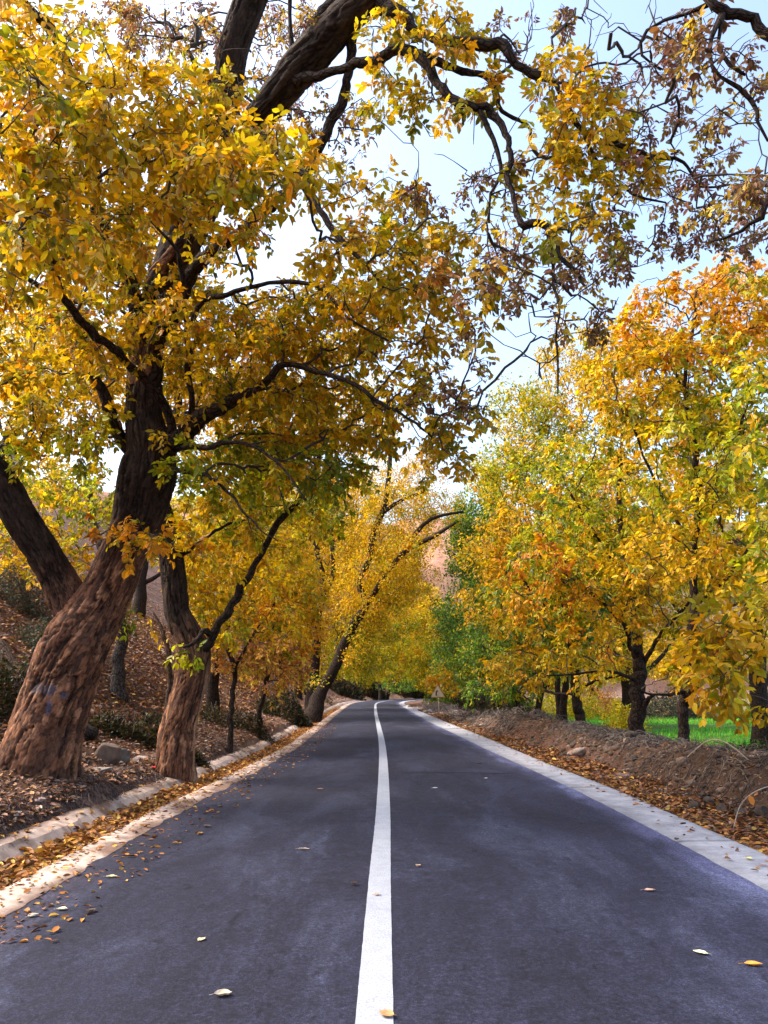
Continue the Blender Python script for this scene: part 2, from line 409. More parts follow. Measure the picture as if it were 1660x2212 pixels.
# dark joint of a patch across the right lane
def slab(name, x0, x1, y0, y1, z, m, c=(1, 1, 1), wob=.02):
    n = 60; xsn = np.linspace(x0, x1, n)
    a1 = y0 + wob * fbm(xsn * 4, xsn * 0, 3, 3); b1 = y1 + wob * fbm(xsn * 4, xsn * 0 + 5, 3, 3)
    zz = .004 + .03 * np.sin(pi * np.clip((xsn + 2.5) / 5.3, 0, 1)) + z
    V = np.concatenate([np.stack([xsn, a1, zz], 1), np.stack([xsn, b1, zz], 1)])
    i = np.arange(n - 1); return mesh(name, V, np.stack([i, i + 1, i + 1 + n, i + n], 1), m, col=np.broadcast_to(c, (len(V), 3)))
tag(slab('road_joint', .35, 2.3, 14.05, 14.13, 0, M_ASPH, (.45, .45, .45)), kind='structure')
# apron on the right
def ap_col(V):
    u = V[:, 0] - cxy(V[:, 1]); t = np.clip((u - wR(V[:, 1]) - .0) / .25, 0, 1)
    d = fbm(V[:, 0] * 2, V[:, 1] * 1.3, 4, 15)
    k = (.55 + .45 * t + .15 * d) * (1 - .5 * np.clip((u - wA(V[:, 1]) + .16) / .15, 0, 1) * (d > -.1))
    jt = np.where(np.abs((V[:, 1] + .4) % 4.2) < .075, .5, 1.); return np.ones((len(V), 3)) * (k * jt)[:, None] * np.array((1, .99, .98))
fa = np.linspace(0, 1, 9)
offs = [(lambda s, t=t: wR(s) * (1 - t) + wA(s) * t) for t in fa]
apron = strip('concrete_apron', offs, [.008 + .012 * t if 0 < t < 1 else (-.03 if t else -.02) for t in fa], -30, 110, M_APRON, colf=ap_col, jit=[.035, .015, 0, 0, 0, 0, 0, .015, .04])
tag(apron, kind='structure')
# left lip, gutter and sloping back wall in one cast section
def gut_col(V):
    d = fbm(V[:, 0] * 2.2, V[:, 1] * .8, 4, 25)
    k = np.clip(.95 + .6 * d, .45, 1.2) * np.where(np.abs((V[:, 1] + 1) % 5.4) < .06, .6, 1.); al = -(V[:, 0] - cxy(V[:, 1])) - shiftL(V[:, 1])
    d2 = fbm(V[:, 0] * 6, V[:, 1] * 3, 4, 27); t = np.clip((al - 3.56 + .25 * d2) / .06, 0, 1)
    t = np.maximum(t, np.clip((2.66 - al + .32 * d2) / .07, 0, 1) * .9 * (al < 2.9)); t = np.maximum(t, (d2 > .30) * .7)
    return lerp(np.ones((len(V), 3)) * k[:, None], np.broadcast_to((.30, .21, .165), (len(V), 3)), t)
so_ = [2.47, 2.5, 2.62, 2.8, 2.86, 2.88, 3.0, 3.2, 3.28, 3.34, 3.46, 3.54, 3.66, 3.8]
sz = [-.08, .006, .022, .024, .01, -.10, -.15, -.15, -.12, -.05, .04, .075, .085, -.06]
gut = strip('concrete_gutter', [L_(v) for v in so_], sz, -30, 90, M_CONC, colf=gut_col, jit=[.09, .09, .04, .02, .012, .012, 0, 0, .02, .04, .05, .08, .12, .05])
tag(gut, kind='structure')
for p_ in gut.data.polygons: p_.use_smooth = False

# ---------------------------------------------------------------- leaves
PAL = dict(
    gold=[((.76, .50, .012), 4), ((.80, .58, .014), 3), ((.50, .44, .015), 2.5), ((.74, .38, .01), .9), ((.32, .34, .015), 1.2)],
    olive=[((.56, .45, .010), 3), ((.42, .38, .012), 2.2), ((.74, .48, .010), 4), ((.26, .29, .015), .5), ((.74, .38, .01), 1.5)],
    yellow=[((.84, .62, .012), 5), ((.80, .50, .012), 3), ((.60, .54, .015), 2.5)],
    lime=[((.50, .54, .015), 3.5), ((.35, .43, .018), 3), ((.78, .62, .015), 3), ((.20, .30, .018), 1), ((.74, .44, .012), 1)],
    green=[((.09, .18, .02), 4), ((.14, .25, .02), 3), ((.26, .34, .02), 2), ((.50, .44, .02), 1)],
    orange=[((.78, .36, .012), 4), ((.80, .45, .012), 4), ((.66, .26, .012), 1), ((.78, .56, .015), 1.5), ((.46, .40, .015), 1)],
    rust=[((.62, .28, .06), 3), ((.74, .40, .06), 3), ((.42, .18, .05), 2), ((.78, .56, .05), 1.5)],
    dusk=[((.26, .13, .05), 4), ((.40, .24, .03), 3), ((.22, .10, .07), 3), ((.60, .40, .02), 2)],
    bare=[((.2, .1, .05), 1)],
    brown=[((.16, .07, .03), 3), ((.30, .13, .04), 2)],
)
def pick(pal, n):
    p = PAL[pal]; w_ = np.array([q[1] for q in p]); c_ = np.array([q[0] for q in p])
    return c_[rs.choice(len(p), n, p=w_ / w_.sum())] * ((.92, .80, .6) if pal in ('gold', 'olive', 'yellow', 'lime', 'orange') else (1, 1, 1))
def unit(v): return v / (np.linalg.norm(v, axis=-1, keepdims=True) + 1e-9)

def leaf_geo(B, D, N, Ln, W, col, simple=False):
    """leaflets: base, direction, normal, length, width -> verts, faces, colours"""
    n = len(B); D = unit(D); Sd = unit(np.cross(D, N)); N = np.cross(Sd, D)
    Ln = Ln[:, None]; W = W[:, None]
    if simple:
        bend = rs.uniform(-.1, .25, (n, 1)) * Ln
        V = np.stack([B, B + D * Ln * .45 + Sd * W * .5, B + D * Ln - N * bend, B + D * Ln * .45 - Sd * W * .5], 1)
        Fq = np.arange(n)[:, None] * 4 + np.array([[0, 1, 2, 3]])
        return V.reshape(-1, 3), Fq, np.repeat(col, 4, 0)
    up = N * W * rs.uniform(.02, .3, (n, 1)); cu = -N * Ln * rs.uniform(-.08, .28, (n, 1))
    V = np.stack([B, B + D * Ln * .28 + Sd * W * .46 + up, B + D * Ln * .68 + Sd * W * .42 + up + cu * .4,
                  B + D * Ln + cu, B + D * Ln * .68 - Sd * W * .42 + up + cu * .4, B + D * Ln * .28 - Sd * W * .46 + up], 1)
    i = np.arange(n)[:, None] * 6
    Fq = np.concatenate([i + np.array([[0, 1, 2, 3]]), i + np.array([[0, 3, 4, 5]])])
    c = np.repeat(col, 6, 0)
    return V.reshape(-1, 3), Fq, c

def crown_leaves(base, tdir, cols, size, simple, mb, twmb=None):
    """compound walnut leaves at base points"""
    n = len(base)
    r = unit(tdir * .6 + rs.normal(0, .75, (n, 3)) + np.array((0, 0, -.25)))
    up = unit(rs.normal(0, .55, (n, 3)) + np.array((0, 0, 1.)))
    if simple:
        k = 6
        B = np.repeat(base, k, 0) + rs.normal(0, .17, (n * k, 3)); D = unit(np.repeat(r, k, 0) + rs.normal(0, .7, (n * k, 3)) + np.array((0, 0, -.3)))
        N = unit(rs.normal(0, .7, (n * k, 3)) + np.array((0, 0, .9))); cc = np.repeat(cols, k, 0)
        cc = cc * rs.uniform(.45, 1.3, (n * k, 1)) * rs.uniform(.92, 1.08, (n * k, 3))
        L = rs.uniform(.8, 1.3, n * k) * np.repeat(size, k)
        v, f, c = leaf_geo(B, D, N, L, L * .52, cc, True); mb.add(v, [f], c); return n * k
    RL = rs.uniform(.2, .32, n) * size / .12
    side = unit(np.cross(r, up)); up = np.cross(side, r)
    tot = 0
    for t, sg in ((.4, 1), (.42, -1), (.7, 1), (.72, -1), (.98, 1), (.97, -1), (1.0, 0)):
        keep = rs.rand(n) < .9; m_ = keep.sum()
        droop = np.array((0, 0, -1.)) * (.25 + .5 * rs.rand(m_, 1))
        ang = 1.0 if sg else 0
        D = unit(r[keep] * math.cos(ang) + side[keep] * sg * math.sin(ang) + droop + rs.normal(0, .22, (m_, 3)))
        B = base[keep] + r[keep] * (RL[keep] * t)[:, None] + np.array((0, 0, -1.)) * (RL[keep] * t * t * .25)[:, None]
        N = unit(up[keep] + rs.normal(0, .4, (m_, 3)))
        L = size[keep] * rs.uniform(.6, 1.25, m_) * (1.12 if t > .6 else .9)
        cc = cols[keep] * rs.uniform(.4, 1.35, (m_, 1)) * rs.uniform(.9, 1.1, (m_, 3))
        v, f, c = leaf_geo(B, D, N, L, L * rs.uniform(.42, .55, m_), np.clip(cc, 0, .9)); mb.add(v, [f], c); tot += m_
    if twmb is not None:      # the leaf stalks
        e0 = base; e1 = base + r * RL[:, None] + np.array((0, 0, -1.)) * (RL * .25)[:, None]; md = (e0 + e1) / 2 + np.array((0, 0, 1.)) * (RL * .06)[:, None]
        a1 = side * .0022; a2 = up * .0022
        V = np.stack([e0 + a1, e0 - a1, e0 + a2, md + a1, md - a1, md + a2, e1 + a1 * .6, e1 - a1 * .6, e1 + a2 * .6], 1).reshape(-1, 3)
        i = np.arange(n)[:, None] * 9; Fq = np.concatenate([i + np.array([q]) for q in ([0, 1, 4, 3], [1, 2, 5, 4], [2, 0, 3, 5], [3, 4, 7, 6], [4, 5, 8, 7], [5, 3, 6, 8])])
        twmb.add(V, [Fq], (.16, .10, .03))
    return tot

BARKC = dict(dark=(.05, .034, .026), mid=(.10, .06, .04), warm=(.2, .1, .06), grey=(.09, .075, .068))
TOTAL = [0]
def limb_pts(spec):
    """[(px,py,depth,radius_px),...] -> array (n,4) of x,y,z,r"""
    out = []
    for px, py, d, r in spec:
        p = P(px, py, d); out.append((*p, r * np.linalg.norm(p - np.array((0, 0, H))) / F * .95))
    return np.array(out)

def make_tree(name, label, cat, base, limbs, blobs, size=.12, group=None, trunk_fn=None, bark='dark', simple=False, bal=.32, minr=.0045, stalks=True, wig=1., per=7):
    """limbs: list of (part_name, array(n,4)); blobs: (cx,cy,rx,ry,d0,d1,cov,palette[,maxcluster])"""
    root = empty(name, tuple(base), label, cat, group)
    bc = np.array(BARKC[bark])
    nodes = []; rad = []; 
    for part, A, *opt in limbs:
        A = np.asarray(A, float).copy()
        if part == 'limb' and not opt and not simple: A[:, 3] *= .8
        if part == 'trunk' and not opt:
            g0 = gz(A[0, 0], A[0, 1]) - .3
            if A[0, 2] > g0: A = np.vstack([[A[0, 0] - (A[1, 0] - A[0, 0]) * .3, A[0, 1], g0, A[0, 3] * 1.25], A]); L0 = A[:, :3]
        step = .25 if A[:, 3].max() > .03 else .15
        Q = catmull(A, step if not simple else .6)
        Q[:, 3] = np.maximum(Q[:, 3], .004)
        if opt and callable(opt[0]): opt[0](root, Q)
        else:
            Pq = catmull(A, .07 if A[:, 3].max() > .05 and not simple else .14 if not simple else .4)
            Pq[:, 3] = np.maximum(Pq[:, 3], .004)
            rr = Pq[:, 3]; n_ = len(Pq); am = (.22 * rr + (.02 if not simple else .04)) * wig
            k1 = rs.randint(1000)
            tt = np.arange(n_) * .5
            for ax in range(3): Pq[:, ax] += am * 1.5 * fbm(tt * .8, tt * 0 + ax * 9.3, 4, k1) * np.minimum(np.arange(n_) / 3., 1)
            Pq[:, 3] = rr * (1 + (.12 if part == 'trunk' else .3) * fbm(tt * .9, tt * 0 + 4, 3, k1))
            mb = MB(); nsg = 20 if rr.max() > .08 else 10 if rr.max() > .03 else 6
            tube(mb, Pq[:, :3], Pq[:, 3], nsg, bc)
            mb.build(part, M_BARK, root, True)
        nodes.append(Q[:, :3]); rad.append(Q[:, 3])
    nod = np.concatenate(nodes); r0 = np.concatenate(rad)
    first = len(nod)
    pd = np.concatenate([np.linalg.norm(q - base, axis=1) for q in nodes]) * .8
    # cluster targets
    T = []; TP = []
    leaf_px = .6 * .5 * size * size * .5 * (1.0 if not simple else 1.0)
    for (cx, cy, rx, ry, d0, d1, cov, pal) in blobs:
        dm = (d0 + d1) / 2; area = pi * rx * ry
        nl = cov * area / (leaf_px * (F / dm) ** 2 * .8)
        nc = max(1, int(nl / (per * (6 if simple else 6.3)) + rs.rand()))
        th = rs.rand(nc) * 2 * pi; q = np.sqrt(rs.rand(nc)) * (1 + .1 * rs.normal(size=nc)); 
        for i in range(nc):
            T.append(P(cx + rx * q[i] * math.cos(th[i]), cy + ry * q[i] * math.sin(th[i]), rs.uniform(d0, d1))); TP.append(pal)
    mb = MB(); tw = MB()
    if T:
        T = np.array(T); TP = np.array(TP)
        gzt = height(T[:, 0], T[:, 1], False); ok = T[:, 2] > gzt + .25; T = T[ok]; TP = TP[ok]
        dm = np.array([((nod - t) ** 2).sum(1).min() for t in T]); od = np.argsort(dm)
        cap = first + len(T) * 9
        NP = np.zeros((cap, 3)); NP[:first] = nod; PD = np.zeros(cap); PD[:first] = pd; PAR = np.full(cap, -1); CNT = np.zeros(cap)
        BR = np.full(cap, .0); BR[:first] = r0
        n = first; paths = []
        LB = []; LD = []; LC = []; LS = []
        for ti in od:
            t = T[ti]; d = np.sqrt(((NP[:n] - t) ** 2).sum(1)); j = int((d + bal * PD[:n]).argmin()); dj = d[j]
            if dj < .05: continue
            m = int(np.clip(round(dj / (.12 if not simple else .5)), 2, 16 if not simple else 8))
            a0 = NP[j]; tt = (np.arange(1, m + 1) / m)[:, None]
            off = rs.normal(0, .09 * wig * dj, (1, 3)) * np.sin(pi * tt) + rs.normal(0, .028 * min(dj, .8) * wig, (m, 3)) * (tt < 1)
            pts = a0 + (t - a0) * tt + off + np.array((0, 0, 1.)) * (rs.uniform(-.08, .14) * dj * np.sin(pi * tt))
            idx = [j]
            for q in range(m):
                NP[n] = pts[q]; PD[n] = PD[idx[-1]] + dj / m; PAR[n] = idx[-1]; idx.append(n); n += 1
            CNT[n - 1] += 1; paths.append(idx)
            td = unit(pts[-1] - pts[-2] if m > 1 else t - a0)
            if TP[ti] == 'bare': continue
            k = rs.poisson(per - 2) + 2
            sel = rs.rand(k) ** 1.6 * min(.45, dj * .7)      # back from the tip
            pb = t - td * sel[:, None]; LB.append(pb + rs.normal(0, .02, (k, 3))); LD.append(np.broadcast_to(td, (k, 3)))
            cc = pick(TP[ti], 1)[0]; ck = np.broadcast_to(cc, (k, 3)).copy(); rnd = rs.rand(k) < .35; ck[rnd] = pick(TP[ti], int(rnd.sum())); LC.append(ck); LS.append(np.full(k, size * {'dusk': .68, 'rust': .95}.get(str(TP[ti]), 1.)))
        for i in range(n - 1, first - 1, -1):
            CNT[PAR[i]] += CNT[i]
        for idx in paths:
            pp = NP[idx]; c = CNT[idx].copy(); c[0] = c[1]
            r = minr * np.maximum(c, 1) ** .41
            if idx[0] < first: r = np.minimum(r, max(BR[idx[0]] * .8, minr))
            r[-1] *= .6
            tube(tw, pp, r, 4 if r[0] < .012 else 6, bc * .8, cap=False)
        LB = np.concatenate(LB); LD = np.concatenate(LD); LC = np.concatenate(LC); LS = np.concatenate(LS)
        TOTAL[0] += crown_leaves(LB, LD, LC, LS, simple, mb, tw if (stalks and not simple) else None)
        tw.build('twig_sprays', M_TWIG, root)
        mb.build('crown', M_LEAF, root)
    return root

def bark_trunk(seed, cell=(.055, .16), depth=.022, col_fn=None, flare=.6, step=.022, warm_top=2.2, name='trunk', nseg=170, parentroot=None, base_warm=True):
    """a trunk with real bark plates; returns a builder for make_tree"""
    def fn(root, Q):
        A = Q
        Pq = catmull(A, step); n = len(Pq); D, L, th = rings(Pq[:, :3], nseg)
        R = Pq[:, 3]; Rm = R.mean(); per = max(6, int(round(2 * pi * Rm / cell[0])))
        TH, LL = np.meshgrid(th, L); px = TH / (2 * pi) * per
        wv = 1.1 * fbm(TH * 0 + np.cos(TH) * 1.5, LL * 1.2 + np.sin(TH) * 1.5, 3, seed); wv2 = .6 * fbm(np.cos(TH) * 5, LL * 5 + np.sin(TH) * 5, 3, seed + 9)
        q1 = fbm(px * .62 + wv * 1.5, LL * 1.5 + wv2, 4, seed + 70); q2 = fbm(px * 1.3 + wv * 1.5 + 40, LL * 3.4, 3, seed + 80)
        ed, cr = voro(px * .9 + wv + wv2 * 1.2, LL / cell[1] + wv2 * 1.5, None, seed)
        cr2 = np.clip(.5 + 1.1 * fbm(px * 2.2, LL * 9, 3, seed + 50), 0, 1)
        f1 = np.clip(np.abs(q1) / .13, 0, 1); f2 = np.clip(np.abs(q2) / .06, .35, 1); f3 = np.clip(ed / .12, .35, 1)
        gro = (f1 * f2 * f3) ** .8
        hgt = depth * (1.1 * (f1 - .6) + .45 * (f2 - .6) + .35 * (f3 - .6) + .5 * (cr - .5)) + depth * .3 * (cr2 - .5)
        lump = Rm * (.18 * fbm(np.cos(TH) * 1.2 + 3, LL * .9 + np.sin(TH) * 1.2, 3, seed + 5) + .05 * fbm(np.cos(TH) * 4, LL * 2.5 + np.sin(TH) * 4, 2, seed + 6))
        fl = flare * Rm * np.exp(-LL / .32) * (.45 + .55 * np.cos(TH * 5 + seed + wv * 1.2) ** 2)
        RR = R[:, None] + hgt + lump + fl
        V = (Pq[:, None, :3] + D * RR[..., None])
        hz = V[..., 2]
        c = np.empty(V.shape)
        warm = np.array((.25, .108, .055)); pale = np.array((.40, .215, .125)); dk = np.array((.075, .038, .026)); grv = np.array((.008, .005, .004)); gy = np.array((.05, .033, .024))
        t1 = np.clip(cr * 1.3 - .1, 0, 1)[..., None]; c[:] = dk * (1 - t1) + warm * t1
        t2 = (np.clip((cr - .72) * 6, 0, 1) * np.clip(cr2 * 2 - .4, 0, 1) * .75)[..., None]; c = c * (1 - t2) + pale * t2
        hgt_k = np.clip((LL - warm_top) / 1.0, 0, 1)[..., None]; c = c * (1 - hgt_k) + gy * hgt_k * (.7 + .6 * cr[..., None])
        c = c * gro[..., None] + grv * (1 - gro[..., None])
        c = c * (.85 + .3 * cr2[..., None])
        if col_fn is not None: c = col_fn(V, c, TH, LL, D, gro)
        uv = np.stack([TH * Rm, LL], -1).reshape(-1, 2)
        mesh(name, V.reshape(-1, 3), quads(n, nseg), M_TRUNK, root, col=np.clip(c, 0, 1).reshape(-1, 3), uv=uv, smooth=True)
    return fn

def px_of(V):
    """pixel position of points, used to find where on the bark a paint mark sits"""
    d = V - np.array((0, 0, H)); y = d[..., 1] * math.cos(TILT) + d[..., 2] * math.sin(TILT); z = -d[..., 1] * math.sin(TILT) + d[..., 2] * math.cos(TILT)
    return CX + F * d[..., 0] / y, CY - F * z / y
def paintmarks(marks):
    """marks: (centre xyz, radius, stretch z, colour, strength) -- real paint on the bark, placed in space"""
    def fn(V, c, TH, LL, D, gro):
        for (ctr_, rx, rz, cc, st) in marks:
            ctr_ = np.asarray(ctr_); d = V - ctr_
            q = np.sqrt((d[..., 0] / rx) ** 2 + (d[..., 1] / (rx * 1.8)) ** 2 + (d[..., 2] / rz) ** 2) + .5 * fbm(V[..., 0] * 9, V[..., 2] * 9, 3, 77)
            k = (np.clip((1.05 - q) / .25, 0, 1) * st)[..., None] * (.35 + .65 * gro[..., None])
            c = c * (1 - k) + np.asarray(cc) * k
        return c
    return fn
#@@TREES
# ---------------------------------------------------------------- the great leaning walnut on the left
def gz(x, y): return float(height(np.array([x]), np.array([y]))[0])
def lp(*s): return limb_pts(s)
b1 = P(78, 1690, 10.4)
m1 = paintmarks([(P(105, 1492, 9.85), .09, .07, (.10, .10, .14), .8), (P(135, 1503, 9.85), .08, .06, (.09, .10, .15), .8), (P(77, 1488, 9.95), .10, .06, (.10, .09, .11), .7),
                 (P(102, 1530, 9.85), .06, .13, (.07, .09, .16), .85), (P(182, 1510, 9.9), .11, .28, (.13, .15, .17), .75), (P(172, 1562, 9.85), .16, .14, (.62, .50, .46), .7), (P(150, 1570, 9.85), .12, .08, (.60, .45, .40), .6)])
walnut_limbs = [
 ('trunk', lp((66, 1745, 10.5, 84), (74, 1690, 10.45, 78), (88, 1625, 10.4, 70), (108, 1553, 10.4, 66), (140, 1457, 10.35, 66), (168, 1392, 10.3, 64), (205, 1330, 10.3, 56), (243, 1263, 10.25, 46), (268, 1198, 10.2, 42), (296, 1134, 10.15, 46), (312, 1069, 10.1, 52), (322, 1010, 10.0, 54), (325, 975, 9.95, 46), (308, 903, 9.9, 36), (310, 828, 9.85, 31)),
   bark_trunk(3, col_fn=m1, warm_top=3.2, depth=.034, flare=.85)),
 ('limb', lp((188, 1372, 10.35, 44), (160, 1315, 10.3, 38), (126, 1250, 10.2, 34), (92, 1192, 10.0, 32), (38, 1108, 9.7, 31), (0, 1040, 9.5, 30), (-70, 960, 9.2, 28), (-150, 900, 8.8, 24), (-260, 820, 8.4, 16), (-400, 720, 8, 5)),
   bark_trunk(13, warm_top=.3, flare=.1, depth=.022, name='limb', nseg=120)),
 ('limb', lp((310, 840, 9.86, 32), (318, 760, 9.8, 30), (325, 700, 9.7, 30), (352, 620, 9.6, 32), (378, 550, 9.5, 36), (405, 450, 9.3, 32), (440, 340, 9.0, 30), (482, 225, 8.8, 28), (507, 100, 8.5, 27), (540, 0, 8.3, 27), (575, -110, 8.1, 24), (600, -240, 8, 16), (640, -420, 7.8, 5)),
   bark_trunk(23, warm_top=.1, flare=.0, depth=.02, name='limb', nseg=100)),
 ('limb', lp((345, 600, 9.55, 24), (400, 535, 9.2, 25), (455, 435, 8.8, 24), (510, 335, 8.4, 24), (557, 258, 8.1, 25), (600, 205, 7.9, 28), (648, 146, 7.7, 32), (698, 92, 7.5, 31), (748, 38, 7.3, 29), (800, -10, 7.1, 27), (860, -90, 7, 20), (930, -200, 6.9, 12), (1020, -330, 6.8, 4)),
   bark_trunk(33, warm_top=.1, flare=.0, depth=.02, name='limb', nseg=100)),
 ('limb', lp((640, 165, 7.75, 20), (665, 100, 7.7, 20), (685, 50, 7.7, 18), (722, 5, 7.7, 16), (750, -60, 7.7, 11), (800, -160, 7.7, 4))),
 ('limb', lp((640, 150, 7.7, 9), (632, 83, 7.6, 6), (628, 0, 7.5, 5), (622, -60, 7.4, 4))),
 ('limb', lp((640, 175, 7.7, 20), (685, 162, 7.55, 12), (765, 141, 7.3, 12), (848, 115, 7.1, 13), (886, 112, 7, 12), (935, 165, 6.9, 11), (1007, 229, 6.8, 11), (1057, 236, 6.8, 11), (1098, 290, 6.7, 9), (1101, 400, 6.6, 7), (1118, 470, 6.5, 7), (1133, 488, 6.5, 11), (1157, 479, 6.5, 9), (1186, 505, 6.5, 8), (1212, 555, 6.4, 6), (1235, 585, 6.4, 5), (1268, 615, 6.3, 3))),
 ('limb', lp((1035, 236, 6.8, 8), (1065, 300, 6.8, 6), (1085, 370, 6.8, 5), (1062, 420, 6.8, 4), (1052, 480, 6.8, 3))),
 ('limb', lp((1186, 508, 6.5, 7), (1192, 560, 6.5, 5), (1192, 615, 6.4, 4), (1205, 655, 6.4, 3.5), (1202, 740, 6.3, 3), (1206, 790, 6.3, 3), (1198, 850, 6.2, 2))),
 ('limb', lp((880, 112, 7, 12), (935, 128, 7.1, 10), (986, 154, 7.1, 9), (1028, 162, 7.2, 8), (1058, 172, 7.2, 10), (1070, 202, 7.2, 8), (1082, 232, 7.2, 6), (1125, 258, 7.2, 5), (1148, 280, 7.2, 4), (1152, 325, 7.2, 4), (1185, 340, 7.1, 4))),
 ('limb', lp((780, 5, 7.2, 22), (815, 5, 7.1, 20), (858, 28, 7.0, 17), (892, 62, 6.9, 12), (935, 82, 6.9, 11), (985, 92, 6.8, 12), (1035, 97, 6.8, 14), (1082, 102, 6.8, 13), (1108, 130, 6.8, 11), (1150, 152, 6.8, 12), (1190, 172, 6.8, 8), (1225, 228, 6.8, 6), (1262, 288, 6.8, 7), (1330, 312, 6.8, 7), (1410, 338, 6.8, 6), (1475, 350, 6.8, 4), (1520, 400, 6.8, 3), (1580, 395, 6.8, 2))),
 ('limb', lp((1262, 288, 6.8, 5), (1290, 350, 6.8, 4), (1340, 400, 6.8, 3), (1400, 430, 6.8, 3), (1440, 440, 6.8, 2))),
 ('limb', lp((318, 900, 9.9, 26), (345, 740, 9.7, 20), (372, 680, 9.5, 18), (410, 600, 9.2, 17), (450, 555, 8.9, 16), (520, 500, 8.6, 15), (580, 445, 8.3, 17), (640, 400, 8, 15), (690, 320, 7.8, 12), (720, 260, 7.7, 12), (745, 190, 7.6, 12), (762, 110, 7.5, 12), (772, 30, 7.4, 10))),
 ('limb', lp((660, 385, 8, 10), (680, 420, 7.8, 8), (712, 485, 7.7, 8), (745, 522, 7.6, 8), (790, 570, 7.5, 5), (830, 620, 7.4, 3))),
 ('limb', lp((350, 985, 9.95, 30), (378, 955, 9.8, 30), (405, 930, 9.7, 26), (440, 900, 9.5, 21), (480, 876, 9.3, 18), (525, 850, 9.1, 15), (562, 840, 9, 13), (610, 790, 8.8, 9), (680, 800, 8.6, 7), (760, 830, 8.4, 6), (840, 880, 8.2, 5), (935, 942, 8, 3))),
 ('limb', lp((372, 960, 9.8, 16), (362, 900, 9.6, 13), (325, 838, 9.3, 12), (262, 765, 8.8, 11), (200, 712, 8.2, 11), (140, 640, 7.7, 10), (105, 560, 7.2, 10), (72, 450, 6.7, 9), (35, 375, 6.3, 8), (-5, 310, 6, 7), (-60, 240, 5.8, 5))),
 ('limb', lp((412, 925, 9.7, 9), (411, 850, 9.5, 9), (402, 700, 9.2, 8), (398, 600, 9, 7), (380, 540, 8.8, 5), (330, 480, 8.6, 3))),
 ('limb', lp((404, 715, 9.2, 7), (440, 645, 9, 8), (470, 635, 8.9, 7), (540, 622, 8.7, 6), (605, 610, 8.5, 6), (690, 625, 8.3, 5), (760, 690, 8.1, 4), (840, 740, 7.9, 3))),
 ('limb', lp((300, 985, 10, 22), (266, 950, 9.9, 18), (232, 880, 9.7, 16), (205, 805, 9.5, 15), (180, 730, 9.3, 12), (120, 640, 9, 9), (60, 600, 8.8, 6))),
 ('limb', lp((305, 720, 9.7, 22), (285, 618, 9.4, 16), (250, 550, 9.1, 14), (218, 475, 8.7, 14), (205, 400, 8.2, 16), (196, 300, 7.7, 18), (175, 210, 7.3, 14), (140, 120, 6.9, 12), (105, 55, 6.6, 12), (50, 5, 6.4, 10), (0, -60, 6.2, 8))),
 ('limb', lp((352, 1010, 10, 10), (400, 1020, 9.6, 6), (470, 1040, 9.2, 5), (530, 1110, 8.8, 3), (600, 1170, 8.5, 2))),
 ('limb', lp((372, 968, 9.8, 10), (450, 965, 9.4, 7), (530, 960, 9, 6), (600, 1000, 8.6, 4), (660, 1080, 8.2, 3))),
]
